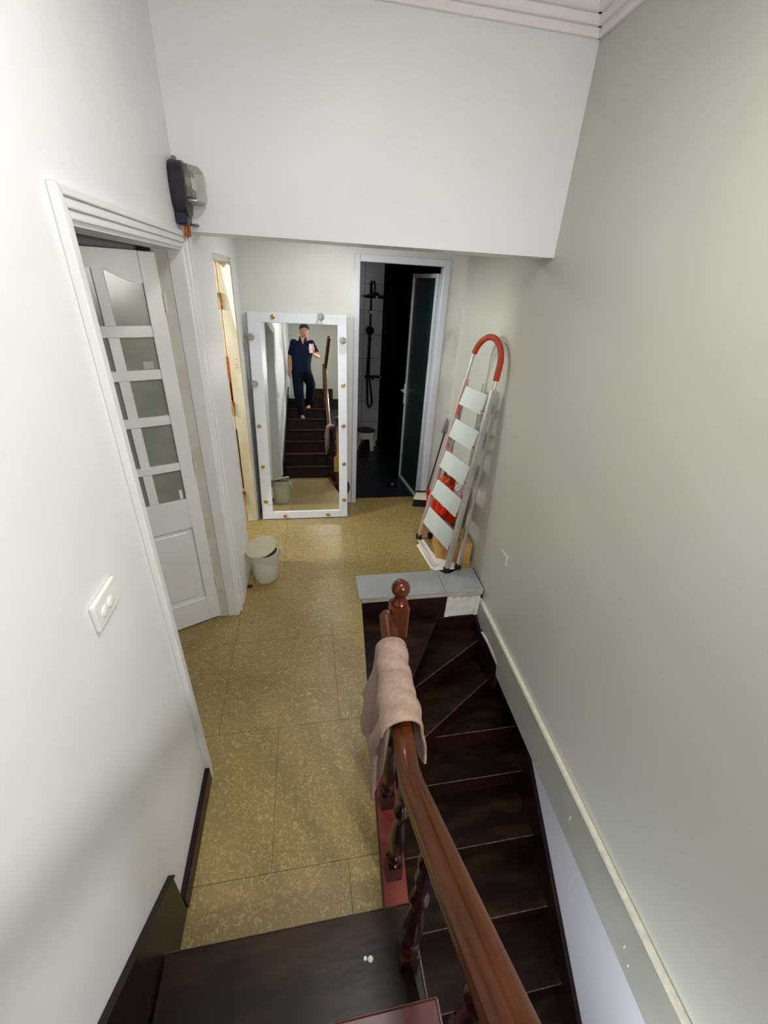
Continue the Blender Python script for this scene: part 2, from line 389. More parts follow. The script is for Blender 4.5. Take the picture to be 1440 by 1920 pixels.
# ------------------------------------------------------------------ lower flight (going down, with winders)
st = thing('winder_staircase', 'dark wooden stairs turning down into the stairwell beside the grey wall', 'stairs', (0.84, 1.9, -2.4))
def tread(poly, z, front, name='tread', mt='tread_wood', riser=R_):
    o = MB().poly(poly, z - 0.03, z).build(name, mt, st, bevel=0.004)
    a, c = Vector((*front[0], 0)), Vector((*front[1], 0))
    d = (c - a).normalized(); nrm = Vector((-d.y, d.x, 0))
    if nrm.y < 0: nrm = -nrm
    a2, c2 = a + nrm * 0.022, c + nrm * 0.022
    MB().hexa([a2 + Vector((0, 0, z - riser)), c2 + Vector((0, 0, z - riser)), c2 + nrm * 0.018 + Vector((0, 0, z - riser)), a2 + nrm * 0.018 + Vector((0, 0, z - riser))],
              [a2 + Vector((0, 0, z - 0.03)), c2 + Vector((0, 0, z - 0.03)), c2 + nrm * 0.018 + Vector((0, 0, z - 0.03)), a2 + nrm * 0.018 + Vector((0, 0, z - 0.03))]).build('riser', 'riser_wood', st)
    # paler strip: light caught by the nosing edge, put into colour
    m_ = MB(); m_.tube([a + Vector((0, 0, z - 0.004)) + nrm * 0.003, c + Vector((0, 0, z - 0.004)) + nrm * 0.003], 0.0045, 6); m_.build('nosing_highlight', 'nosing_sheen', o)
    return o
YW = 2.418
tread([(0.36, 1.385), (1.0, 2.417), (1.0, YW), (xe(2.4) + 0.002, YW), (xe(1.4) + 0.004, 1.385)], -0.2, [(0.36, 1.385), (1.0, 2.417)])
tread([(0.37, 1.70), (1.318, 2.272), (1.318, YW), (0.37, YW)], -0.4, [(0.37, 1.70), (1.318, 2.272)])
tread([(0.37, 1.425), (1.424, 2.102), (1.44, YW), (0.37, YW)], -0.6, [(0.37, 1.425), (1.424, 2.102)], riser=0.4)
tread([(0.37, 1.755), (xw(1.755) - 0.02, 1.755), (xw(2.2) - 0.02, YW), (0.37, YW)], -0.8, [(0.37, 1.755), (xw(1.755) - 0.02, 1.755)])
ys = [1.755, 1.535, 1.215, 0.90, 0.60, 0.29, -0.02, -0.33, -0.64]
for k in range(1, len(ys)):
    z = -0.8 - R_ * k; y0 = ys[k]; y1 = ys[k - 1] + 0.04
    tread([(0.33, y0), (xw(y0) - 0.02, y0), (xw(y1) - 0.02, y1), (0.33, y1)], z, [(0.33, y0), (xw(y0) - 0.02, y0)], riser=min(R_, 2.6 + z) if z < -2.3 else R_)
# back faces of the well
MB().box(0.345, 1.03, 2.40, 2.418, -0.2, -0.04).build('riser', 'riser_wood', st)
MB().box(0.99, 1.318, 2.398, 2.418, -0.4, -0.255).build('skirting_board', 'riser_wood', st, bevel=0.004)
MB().box(0.345, 1.5, 2.419, 2.43, -2.6, -0.04).build('back_panel', 'riser_wood', st)
# stringers on the right
MB().prism([(0, 1.90, -0.52), (0, 2.40, -0.52), (0, 2.40, -0.27), (0, 2.30, -0.30), (0, 2.12, -0.29), (0, 1.93, -0.31), (0, 1.905, -0.40)], (1.294, 0, 0), (1.32, 0, 0)).build('stringer', 'stringer_wood', st, bevel=0.003)
q = [(2.28, -0.31), (2.16, -0.293), (2.05, -0.30), (1.925, -0.318), (1.93, -0.285), (2.04, -0.272), (2.2, -0.278)]
MB().prism([(0, y, z) for y, z in q], (1.298, 0, 0), (1.322, 0, 0)).build('plaster_edge', 'plaster_raw', st)
def ztop(y): return -0.84 + 0.70 * (y - 1.465)
pts = [(1.93, ztop(1.93)), (-0.9, ztop(-0.9)), (-0.9, ztop(-0.9) - 0.32), (1.93, ztop(1.93) - 0.42)]
MB().hexa([(xw(y) - 0.03, y, z) for y, z in pts], [(xw(y) - 0.002, y, z) for y, z in pts]).build('stringer', 'stringer_wood', st, bevel=0.004)
# side of the well under the passage floor
MB().hexa([(xe(0.5) + 0.095, 0.5, -2.6), (xe(1.35) + 0.095, 1.35, -2.6), (xe(1.35) + 0.075, 1.35, -2.6), (xe(0.5) + 0.075, 0.5, -2.6)],
          [(xe(0.5) + 0.095, 0.5, -0.005), (xe(1.35) + 0.095, 1.35, -0.005), (xe(1.35) + 0.075, 1.35, -0.005), (xe(0.5) + 0.075, 0.5, -0.005)]).build('side_panel', 'stringer_wood', st)
MB().hexa([(xe(1.35) + 0.002, 1.35, -2.6), (xe(2.42) + 0.002, 2.42, -2.6), (xe(2.42) - 0.02, 2.42, -2.6), (xe(1.35) - 0.02, 1.35, -2.6)],
          [(xe(1.35) + 0.002, 1.35, -0.002), (xe(2.42) + 0.002, 2.42, -0.002), (xe(2.42) - 0.02, 2.42, -0.002), (xe(1.35) - 0.02, 1.35, -0.002)]).build('side_panel', 'stringer_wood', st)
b = MB(); b.box(-0.6, 1.7, YN, 2.5, -2.66, -2.6)
tag(b.build('floor_lower', 'bath_dark'), 'dark floor at the foot of the lower stairs', 'floor', kind='structure')
# exposed white plaster patch
pp = thing('plaster_patch', 'bare white plaster patch under the end of the stone slab', 'plaster', (1.165, 2.415, -0.25))
q = [(1.035, -0.252), (1.318, -0.252), (1.318, -0.06), (1.27, -0.035), (1.2, -0.05), (1.13, -0.035), (1.05, -0.05)]
MB().prism([(x, 2.418, z) for x, z in q], (0, 0, 0), (0, -0.012, 0)).build('plaster_face', 'plaster_raw', pp)
MB().box(1.036, 1.075, 2.398, 2.407, -0.252, -0.052).build('plaster_strip', 'plaster_raw', pp, bevel=0.002)
MB().box(1.282, 1.318, 2.394, 2.407, -0.252, -0.062).build('plaster_strip', 'plaster_raw', pp, bevel=0.003)
q = [(1.08 + 0.026 * i, -0.05 + random.uniform(-0.018, 0.012)) for i in range(10)]
MB().prism([(x, 2.402, z) for x, z in q] + [(1.32, 2.402, 0.0), (1.07, 2.402, 0.0)], (0, 0, 0), (0, 0.014, 0)).build('mortar_crumble', 'slab_edge', pp)

# ------------------------------------------------------------------ upper flight (climbing behind the camera)
uf = thing('staircase', 'dark wooden stairs climbing from the passage floor, beside the white wall', 'stairs', (-0.1, 0.4, 0))
XS0, XS1 = XL + 0.018, 0.296
for k in range(1, 7):
    y0 = ny(k); z = R_ * k; y1 = y0 - G_ - 0.03
    o = MB().box(XS0, XS1 - 0.004 * k, y1, y0, z - 0.032, z).build('tread', 'tread_wood_lit' if k == 2 else 'tread_wood', uf, bevel=0.006, seg=2)
    MB().box(XS0, 0.27 - 0.004 * k, y0 - 0.04, y0 - 0.022, z - R_, z - 0.032).build('riser', 'riser_wood', uf)
    m_ = MB(); m_.tube([(XS1 - 0.004 * k, y0 - 0.004, z - 0.003), (XS1 - 0.004 * k, y1 + 0.03, z - 0.003)], 0.0035, 6); m_.build('nosing_highlight', 'nosing_sheen', o)  # pale edge strips: painted highlight along the tread
    m_ = MB(); m_.tube([(XS0, y0 - 0.002, z - 0.006), (XS1 - 0.004 * k, y0 - 0.002, z - 0.006)], 0.004, 6); m_.build('nosing_highlight', 'nosing_sheen', o)
y7 = ny(7)
MB().box(XS0, 0.27, y7 - 0.04, y7 - 0.022, 1.2, 1.368).build('riser', 'riser_wood', uf)
MB().box(XL + 0.002, -0.15, YN + 0.004, y7, 1.368, 1.4).build('tread', 'tread_wood', uf, bevel=0.005)
MB().box(-0.15, 0.36, YN + 0.004, y7, 1.4, 1.6).build('tread', 'tread_wood', uf, bevel=0.005)
MB().box(0.36, 1.09, YN + 0.004, y7, 1.2, 1.4).build('tread', 'tread_wood', uf, bevel=0.005)
for dx, dy, rr in ((0.0, 0.0, 0.006), (0.016, -0.004, 0.0085)):
    m_ = MB(); m_.lathe([(rr, 0.0), (rr * 0.8, 0.0012), (0.001, 0.0014)], (0.118 + dx, 0.462 + dy, 0.2), n=10); m_.build('paint_speck', 'plaster_raw', uf)
# left stringer and baseboard
zt = lambda y: 0.311 + 0.76 * (0.70 - y)
q = [(0.745, 0.001), (0.745, zt(0.745)), (y7, zt(y7)), (y7, zt(y7) - 0.5), (0.52, 0.001)]
MB().prism([(0, y, z) for y, z in q], (XL + 0.001, 0, 0), (XL + 0.016, 0, 0)).build('stringer', 'stringer_wood', uf, bevel=0.003)
MB().prism([(0, y, z) for y, z in [(0.745, zt(0.745)), (y7, zt(y7)), (y7, zt(y7) + 0.012), (0.745, zt(0.745) + 0.012)]], (XL + 0.001, 0, 0), (XL + 0.022, 0, 0)).build('stringer_cap', 'stringer_wood', uf)
# closed side under the flight
q = [(0.54, -0.16), (0.54, 0.15), (y7, 0.15 + (0.54 - y7) * 0.755), (y7, -0.16)]
MB().prism([(0, y, z) for y, z in q], (0.235, 0, 0), (0.255, 0, 0)).build('side_panel', 'stringer_wood', uf)
# soffit of the flight, closes the view to the flight below
q = [(0.54, -0.16), (0.54, -0.10), (y7, 1.10), (y7, 1.04)]
MB().prism([(0, y, z) for y, z in q], (XS0, 0, 0), (0.235, 0, 0)).build('soffit', 'paint_white', uf)
b = MB(); b.box(XL + 0.001, XL + 0.022, 0.748, 1.222, 0.0, 0.092)
tag(b.build('baseboard_left', 'stringer_wood', bevel=0.004), 'dark wooden baseboard between the stairs and the panelled door', 'baseboard', kind='structure')

# ------------------------------------------------------------------ railing
xrail = lambda y: 0.251 + 0.084 * (y - 0.66)
ra = thing('stair_railing', 'reddish brown wooden railing with a ball-topped newel between passage and stairwell', 'railing', (0.27, 0.9, 0))
# curb
MB().hexa([(xe(0.58), 0.58, -0.05), (xe(0.58) + 0.1, 0.58, -0.05), (xe(1.36) + 0.1, 1.36, -0.05), (xe(1.36), 1.36, -0.05)],
          [(xe(0.58), 0.58, 0.022), (xe(0.58) + 0.1, 0.58, 0.022), (xe(1.36) + 0.1, 1.36, 0.022), (xe(1.36), 1.36, 0.022)]).build('curb', 'burgundy', ra, bevel=0.012, seg=3)
prof = [(-0.020, -0.052), (0.020, -0.052), (0.023, -0.040), (0.029, -0.034), (0.029, -0.024), (0.024, -0.018), (0.024, -0.012), (0.032, -0.006), (0.033, 0.006), (0.028, 0.016), (0.015, 0.023), (0, 0.025), (-0.015, 0.023), (-0.028, 0.016), (-0.033, 0.006), (-0.032, -0.006), (-0.024, -0.012), (-0.024, -0.018), (-0.029, -0.024), (-0.029, -0.034), (-0.023, -0.040)]
path = [(xrail(1.31), 1.31, 0.852), (xrail(1.0), 1.0, 0.85), (xrail(0.73), 0.73, 0.852), (xrail(0.66), 0.66, 0.868), (xrail(0.6), 0.60, 0.908), (0.235, 0.30, 1.135), (0.226, 0.0, 1.362), (0.215, -0.4, 1.664), (0.205, -0.86, 2.01)]
m_ = MB(); m_.sweep(prof, path)
m_.build('handrail', 'rail_wood', ra, smooth=True)
m_ = MB(); m_.ball((xrail(1.31), 1.31, 0.852), 0.032, 14, 8, (1, 0.5, 1.1)); m_.build('handrail_end', 'rail_wood', ra, smooth=True)
# newel
NX, NY = 0.360, 1.325
nw = MB(); nw.box(NX - 0.041, NX + 0.041, NY - 0.041, NY + 0.041, 0.73, 0.905)
newel = nw.build('newel', 'newel_wood', ra, bevel=0.014, seg=2)
nl = MB(); nl.lathe([(0.04, -0.18), (0.04, 0.24), (0.034, 0.25), (0.03, 0.27), (0.037, 0.29), (0.03, 0.31), (0.024, 0.36), (0.034, 0.48), (0.036, 0.56), (0.03, 0.62), (0.022, 0.655), (0.03, 0.675), (0.024, 0.69), (0.03, 0.72)], (NX, NY, 0), n=18)
nl.build('newel_shaft', 'newel_wood', newel, smooth=True)
nb = MB(); pr = [(0.034, 0.905), (0.036, 0.915), (0.026, 0.93), (0.022, 0.94), (0.026, 0.95)]
for i in range(1, 13):
    a = -PI / 2 + 0.7 + (PI - 0.7) * i / 12; pr.append((0.040 * math.cos(a), 0.985 + 0.040 * math.sin(a)))
nb.lathe(pr, (NX, NY, 0), n=20); nb.build('newel_ball', 'newel_wood', newel, smooth=True)
# balusters: one turned shape, length set by z scale
def baluster_mesh(h):
    m_ = MB()
    m_.lathe([(0.026, 0.10), (0.021, 0.115), (0.03, 0.13), (0.03, 0.14), (0.02, 0.15), (0.018, 0.165), (0.027, 0.20), (0.031, 0.25), (0.028, 0.31), (0.019, 0.40), (0.0165, 0.44), (0.026, 0.455), (0.026, 0.468), (0.017, 0.48), (0.019, 0.55), (0.024, h * 0.72), (0.017, h * 0.80), (0.024, h * 0.82), (0.024, h * 0.84), (0.018, h * 0.86), (0.018, h)], n=14)
    m_.add(*[(lambda q: (q.v, q.f))(MB().box(-0.029, 0.029, -0.029, 0.029, 0, 0.10))][0])
    return m_
b0 = baluster_mesh(0.80).build('baluster', 'baluster_wood', ra, smooth=True, local=(0, 0, 0))
ro = Vector(ORG[ra.name])
b0.location = Vector((xe(0.73) + 0.047, 0.73, 0.022)) - ro
inst(b0, ra, Vector((xe(0.985) + 0.047, 0.985, 0.022)) - ro)
inst(b0, ra, Vector((xe(1.20) + 0.05, 1.19, 0.022)) - ro)
def railz(y): return 0.868 + 0.755 * (0.66 - y) - 0.03
for k, yy in enumerate([0.44, 0.175, -0.09, -0.355, -0.62]):
    z0 = R_ * (k + 1); h = railz(yy) - z0 - 0.002
    o = inst(b0, ra, Vector((0.248 - 0.006 * k, yy, z0)) - ro); o.scale = (1, 1, h / 0.80)
# rail of the next flight above the landing
m_ = MB(); m_.box(0.165, 0.245, -0.94, -0.86, 1.2, 2.06); m_.build('landing_post', 'newel_wood', ra, bevel=0.008)
m_ = MB(); m_.sweep(prof, [(0.21, -0.90, 1.93), (0.30, -0.25, 2.44)]); m_.build('handrail', 'rail_wood', ra, smooth=True)

# ------------------------------------------------------------------ towel over the handrail
def towel():
    nu, nv = 60, 84
    m_ = MB(); vs = []
    def g(x, c, w_): return math.exp(-((x - c) / w_) ** 2)
    for i in range(nu):
        s = i / (nu - 1)                      # 0 near .. 1 far along the rail
        y = 0.790 + 0.365 * s
        xc = xrail(y)
        left = 0.40 + 0.10 * g(s, 0.06, 0.13) - 0.10 * g(s, 0.36, 0.08) + 0.06 * g(s, 0.65, 0.2) - 0.06 * s
        right = 0.10 + 0.20 * g(s, 0.05, 0.30) + 0.10 * g(s, 0.6, 0.3)
        r = 0.050
        for j in range(nv):
            t = j / (nv - 1)
            d = -left + (left + right) * t
            a = abs(d); sg = -1 if d < 0 else 1
            arc = r * PI / 2
            if a < arc:
                x = xc + sg * r * math.sin(a / r); z = 0.836 + r * math.cos(a / r); h = 0.0; yy = y
            else:
                h = a - arc; f = min(1.0, h / 0.12)
                if sg < 0:
                    sp = 0.01 + 0.30 * s * s
                    x = xc - r - sp * h ** 1.25 + 0.034 * f * g(s, 0.36, 0.10) - 0.022 * f * g(s, 0.12, 0.08) - 0.014 * f * math.sin(s * 17 + h * 4)
                    yy = y + f * (0.05 * (0.3 - s) * (s < 0.3) + 0.018 * math.sin(s * 12 + h * 7)) - 0.10 * max(0, s - 0.5) * h
                else:
                    x = xc + r + 0.16 * h + 0.012 * f * math.sin(s * 13 + 1 + h * 5)
                    yy = y + f * 0.012 * math.sin(s * 9 + h * 8)
                z = 0.836 - h
            # creases across the top, raised second layer towards the near end
            k = max(0.0, 1 - a / 0.20)
            cre = 0.0075 * k * (math.sin(s * 30 + d * 12 + math.sin(d * 20)) * 0.6 + math.sin(s * 17 - d * 16) * 0.5)
            step = 0.012 / (1 + math.exp((s - 0.42 + 0.5 * d) * 60)) * max(0.0, 1 - a / 0.35)
            nx_ = math.sin(max(-arc, min(arc, d)) / r); nz_ = math.cos(max(-arc, min(arc, d)) / r)
            vs.append((x + nx_ * (cre + step), yy, z + nz_ * (cre + step)))
    fs = [(i * nv + j, i * nv + j + 1, (i + 1) * nv + j + 1, (i + 1) * nv + j) for i in range(nu - 1) for j in range(nv - 1)]
    m_.add(vs, fs)
    o = m_.build('towel', 'towel', smooth=True)
    sm = o.modifiers.new('t', 'SOLIDIFY'); sm.thickness = 0.012; sm.offset = 1
    sb = o.modifiers.new('s', 'SUBSURF'); sb.levels = 1; sb.render_levels = 1
    return tag(o, 'beige towel draped over the wooden handrail', 'towel')
towel()

# ------------------------------------------------------------------ door_1: panelled door with panes in the left wall
d1 = thing('door_1', 'white panelled door with ten frosted panes, standing ajar', 'door', (XL, 1.82, 0), kind='structure')
def casing_piece(poly_yz, name, x0, x1):
    return MB().prism([(0, y, z) for y, z in poly_yz], (x0, 0, 0), (x1, 0, 0)).build(name, 'door_white', d1, bevel=0.004, seg=2)
YA, YZ, ZT = 1.222, 2.412, 2.255
for i, (w0, w1, pr) in enumerate([(0.0, 0.022, 0.022), (0.022, 0.044, 0.016), (0.044, 0.064, 0.010)]):
    casing_piece([(YA + w0, 0), (YA + w1, 0), (YA + w1, ZT - w1), (YA + w0, ZT - w0)], 'casing', XL, XL + pr)
    casing_piece([(YA + w0, ZT - w0), (YA + w1, ZT - w1), (YZ - w1, ZT - w1), (YZ - w0, ZT - w0)], 'casing', XL, XL + pr)
for w0, w1, pr in ((0.0, 0.034, 0.026), (0.034, 0.064, 0.012)):
    casing_piece([(YZ - w1, 0), (YZ - w0, 0), (YZ - w0, ZT - w0), (YZ - w1, ZT - w1)], 'casing', XL, XL + pr)
OY0, OY1, OZ = YA + 0.06, YZ - 0.076, ZT - 0.06
MB().box(XL - 0.13, XL + 0.006, OY0 - 0.02, OY0, 0, OZ).build('jamb', 'door_white', d1, bevel=0.002)
MB().box(XL - 0.06, XL + 0.006, OY1, OY1 + 0.02, 0, OZ).build('jamb', 'door_white', d1, bevel=0.002)
MB().box(XL - 0.13, XL - 0.062, OY1 + 0.004, OY1 + 0.02, 0, OZ).build('jamb', 'worn_white', d1, bevel=0.002)
MB().box(XL - 0.13, XL + 0.006, OY0, OY1, OZ, OZ + 0.02).build('jamb', 'door_white', d1)
# leaf, local axes: a along the leaf from the hinge, n towards the viewer
HP = Vector((-0.640, 2.337, 0.012)); LD = Vector((-0.257, -0.121, 0)).normalized(); LN = Vector((LD.y, -LD.x, 0)); 
if LN.y > 0: LN = -LN
LW, LH, LT = 0.56, 2.155, 0.038
def lp(a, z, n): return HP + LD * a + Vector((0, 0, z)) + LN * n
def lbox(m_, a0, a1, z0, z1, n0, n1):
    return m_.hexa([lp(a0, z0, n0), lp(a1, z0, n0), lp(a1, z0, n1), lp(a0, z0, n1)], [lp(a0, z1, n0), lp(a1, z1, n0), lp(a1, z1, n1), lp(a0, z1, n1)])
leaf = lbox(MB(), 0, 0.072, 0, LH, -LT, 0).build('leaf', 'door_white', d1, bevel=0.003)
lbox(MB(), LW - 0.072, LW, 0, LH, -LT, 0).build('stile', 'door_white', leaf, bevel=0.003)
lbox(MB(), 0.072, LW - 0.072, 0, 0.19, -LT, 0).build('rail', 'door_white', leaf, bevel=0.003)
lbox(MB(), 0.072, LW - 0.072, 0.735, 0.925, -LT, 0).build('rail', 'door_white', leaf, bevel=0.003)
zb = [(0.925, 1.112), (1.15, 1.386), (1.424, 1.62), (1.66, 1.81), (1.85, 2.06)]
am = 0.2375; gw = 0.026
zb = [(0.925, 1.108), (1.152, 1.372), (1.42, 1.604), (1.652, 1.800), (1.852, 2.03)]
for c_ in ((0.072, am - gw + 0.008), (am + gw + 0.008, LW - 0.072)):
    pass
cols = [(0.076, 0.222), (0.274, LW - 0.076)]
cols = [(0.076, 0.215), (0.262, LW - 0.076)]
lbox(MB(), cols[0][1], cols[1][0], 0.925, 2.085, -LT + 0.006, -0.005).build('mullion', 'door_white', leaf, bevel=0.003)
for i in range(4):
    lbox(MB(), 0.072, LW - 0.072, zb[i][1], zb[i + 1][0], -LT + 0.004, -0.002).build('glazing_bar', 'door_white', leaf, bevel=0.003)
for ci, (a0, a1) in enumerate(cols):
    for i, (z0, z1) in enumerate(zb):
        lbox(MB(), a0 - 0.004, a1 + 0.004, z0 - 0.004, (z1 + 0.055 if i == 4 else z1) + 0.004, -0.022, -0.017).build('pane', 'frost_glass', leaf)
# arched top rail: curved lower edge over the upper panes
arch = [(0.072, LH), (LW - 0.072, LH)]
low = []
for i in range(25):
    t = i / 24; a = LW - 0.072 - (LW - 0.144) * t
    u = abs(a - (LW / 2)) / (LW / 2 - 0.072)
    z = 2.03 + 0.05 * (0.5 + 0.5 * math.cos(PI * min(1, max(0, (u - 0.15) / 0.75))))
    low.append((a, z))
pl = arch + low
MB().prism([lp(a, z, 0) for a, z in pl], LN * -0.001, LN * -(LT - 0.001)).build('rail', 'door_white', leaf)
# lower panel: recessed field with raised centre
lbox(MB(), 0.070, LW - 0.070, 0.188, 0.737, -0.026, -0.016).build('panel', 'door_white', leaf)
lbox(MB(), 0.10, LW - 0.10, 0.218, 0.707, -0.018, -0.007).build('panel_field', 'door_white', leaf, bevel=0.008)
for z in (0.25, 1.08, 1.9):
    m_ = MB(); m_.tube([lp(-0.006, z, 0.002), lp(-0.006, z + 0.09, 0.002)], 0.006, 8); m_.build('hinge', 'worn_white', leaf)
lbox(MB(), 0.095, 0.14, 1.655, 1.69, -0.0165, -0.0155).build('tape_scrap', 'bag_film', leaf)
lbox(MB(), 0.085, 0.10, 0.93, 0.985, -0.0165, -0.0145).build('tape_scrap', 'plastic_white', leaf)
# rooms behind the left wall
b = MB()
b.box(-2.7, -2.6, 0.3, 2.72, 0, 2.9); b.box(-2.6, XL - 0.12, 0.2, 0.3, 0, 2.9); b.box(-2.6, XH - 0.15, 2.66, 2.72, 0, 2.9)
b.box(-2.7, XL - 0.12, 0.2, 2.72, 2.9, 2.96)
wall('wall_side_room', b, 'paint_hall', 'dim side room behind the panelled door')
b = MB(); b.box(-2.7, XL - 0.12, 0.2, 4.4, -0.06, -0.001); tag(b.build('floor_side_room', 'floor_tile'), 'olive speckled floor of the side rooms', 'floor', kind='structure')
b = MB()
b.box(-2.7, -2.6, 2.73, 4.4, 0, 2.9); b.box(-2.6, XH - 0.15, 4.3, 4.4, 0, 2.9)
b.box(-2.7, XH - 0.15, 2.72, 4.4, 2.9, 2.96)
wall('wall_far_room', b, 'paint_hall', 'lit side room behind the cream doorway')

# ------------------------------------------------------------------ door_3: cream doorway in the left wall
d3 = thing('door_3', 'peeling cream doorway with an open door beside the mirror', 'door', (XH - 0.08, 3.68, 0), kind='structure')
MB().box(-0.598, XH - 0.004, 3.655, 3.69, 0, 2.17).build('jamb', 'cream_paint', d3, bevel=0.004)
MB().box(-0.66, -0.604, 3.668, 3.70, 0, 2.195).build('leaf', 'cream_old', d3, bevel=0.003)
MB().box(-1.30, -0.66, 3.67, 3.705, 0.01, 2.195).build('leaf_board', 'cream_old', d3)
MB().box(-0.60, XH - 0.004, 2.951, 2.975, 0, 2.195).build('jamb', 'cream_paint', d3)
MB().box(XH - 0.15, XH - 0.004, 2.975, 3.655, 2.17, 2.20).build('head', 'worn_white', d3)
for z in (0.22, 1.05, 1.86):
    m_ = MB(); m_.box(-0.617, -0.590, 3.648, 3.656, z, z + 0.11); m_.tube([(-0.603, 3.646, z), (-0.603, 3.646, z + 0.11)], 0.007, 8); m_.build('hinge', 'rust', d3)
MB().box(-0.612, -0.600, 3.651, 3.660, 1.17, 1.52).build('rust_strip', 'rust_orange', d3)
MB().prism([(-0.575, 3.655, 2.168), (-0.506, 3.655, 2.168), (-0.506, 3.655, 1.70), (-0.522, 3.655, 1.78), (-0.548, 3.655, 1.98)], (0, 0, 0), (0, -0.0015, 0)).build('paint_patch', 'foam_white', d3)
MB().prism([(-0.66, 3.653, 2.215), (-0.504, 3.653, 2.215), (-0.504, 3.653, 2.15), (-0.53, 3.653, 2.165), (-0.555, 3.653, 2.135), (-0.585, 3.653, 2.165), (-0.62, 3.653, 2.18), (-0.66, 3.653, 2.185)], (0, 0, 0), (0, -0.004, 0)).build('broken_edge', 'rust_dust', d3)
MB().box(-0.606, -0.599, 3.652, 3.668, 0.36, 0.92).build('gap', 'rubber_black', d3)  # black strip painted in for the shadow between leaf and jamb
MB().box(-0.606, -0.600, 3.651, 3.668, 1.16, 1.32).build('gap', 'rubber_black', d3)  # shorter black strip, same joint's shadow put in as colour
for zz in (1.50, 1.46, 1.435): MB().ball((-0.535, 3.655, zz), 0.005, 8, 6, (1, 0.4, 1)).build('nail_hole', 'rust', d3)
# ------------------------------------------------------------------ door_2: bathroom door
d2 = thing('door_2', 'white metal bathroom door with dark frosted glass, open inwards', 'door', (0.85, YB, 0), kind='structure')
FX0, FX1, FZ = 0.44, 1.265, 2.295
MB().box(FX0, FX0 + 0.047, YB - 0.022, YB + 0.07, 0, FZ).build('frame', 'alu_white', d2, bevel=0.004)
MB().box(FX1 - 0.06, FX1, YB - 0.022, YB + 0.07, 0, FZ).build('frame', 'alu_white', d2, bevel=0.004)
MB().box(FX0 + 0.047, FX1 - 0.06, YB - 0.022, YB + 0.07, FZ - 0.055, FZ).build('frame', 'alu_white', d2, bevel=0.004)
H2 = Vector((1.20, 4.06, -0.03)); E2 = Vector((1.13, 4.69, -0.03)); D2 = (E2 - H2).normalized(); N2 = Vector((-D2.y, D2.x, 0)); 
if N2.x > 0: N2 = -N2
def bp(a, z, n): return H2 + D2 * a + Vector((0, 0, z)) + N2 * n
def bbox_(a0, a1, z0, z1, n0, n1):
    return MB().hexa([bp(a0, z0, n0), bp(a1, z0, n0), bp(a1, z0, n1), bp(a0, z0, n1)], [bp(a0, z1, n0), bp(a1, z1, n0), bp(a1, z1, n1), bp(a0, z1, n1)])
W2, Hh = 0.64, 2.22
lf2 = bbox_(0, 0.035, 0, Hh, -0.02, 0.02).build('leaf', 'alu_white', d2, bevel=0.003)
bbox_(W2 - 0.03, W2, 0, Hh, -0.02, 0.02).build('stile', 'alu_white', lf2, bevel=0.003)
bbox_(0.035, W2 - 0.03, 0, 0.035, -0.018, 0.018).build('rail', 'alu_white', lf2, bevel=0.003)
bbox_(0.035, W2 - 0.03, Hh - 0.035, Hh, -0.018, 0.018).build('rail', 'alu_white', lf2, bevel=0.003)
bbox_(0.03, W2 - 0.025, 0.03, Hh - 0.03, -0.005, 0.005).build('pane', 'dark_glass', lf2)
hd = bbox_(W2 - 0.028, W2 - 0.004, 0.92, 1.14, 0.02, 0.03).build('handle', 'plastic_white', lf2, bevel=0.004)
m_ = MB(); m_.tube([bp(W2 - 0.016, 1.07, 0.03), bp(W2 - 0.016, 1.07, 0.065)], 0.009, 8); m_.tube([bp(W2 - 0.01, 1.07, 0.06), bp(W2 - 0.11, 1.075, 0.065)], 0.009, 8); m_.build('lever', 'plastic_white', hd, smooth=True)

# bathroom shell
b = MB()
b.box(0.2, 0.3, YB + 0.1, 6.1, -0.05, 2.6); b.box(0.2, 1.05, 6.02, 6.12, -0.05, 2.6)
b.box(0.95, 1.05, 6.12, 7.6, -0.05, 2.6); b.box(0.95, 2.4, 7.5, 7.6, -0.05, 2.6); b.box(2.3, 2.4, YB + 0.1, 7.6, -0.05, 2.6)
b.box(1.6, 2.4, YB + 0.05, YB + 0.15, -0.05, 2.6)
b.box(0.2, 2.4, YB + 0.1, 7.6, 2.6, 2.66)
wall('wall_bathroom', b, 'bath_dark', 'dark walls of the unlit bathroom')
b = MB(); b.box(0.2, 2.4, YB + 0.08, 7.6, -0.09, -0.03)
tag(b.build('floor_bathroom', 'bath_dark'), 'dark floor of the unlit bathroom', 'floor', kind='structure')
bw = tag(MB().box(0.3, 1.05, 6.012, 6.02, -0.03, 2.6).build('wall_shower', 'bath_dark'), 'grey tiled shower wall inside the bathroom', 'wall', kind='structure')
tm = None
for i in range(3):
    for j in range(9):
        x0 = 0.30 + 0.25 * i; z0 = -0.03 + 0.30 * j
        if z0 + 0.3 > 2.68: continue
        if tm is None:
            tm = MB().box(0.002, 0.248, 0, 0.008, 0.002, 0.298).build('wall_tile', 'bath_tile', bw, bevel=0.0015, local=(0, 0, 0)); tm.location = (x0, 6.004, z0)
        else:
            inst(tm, bw, (x0, 6.004, z0))

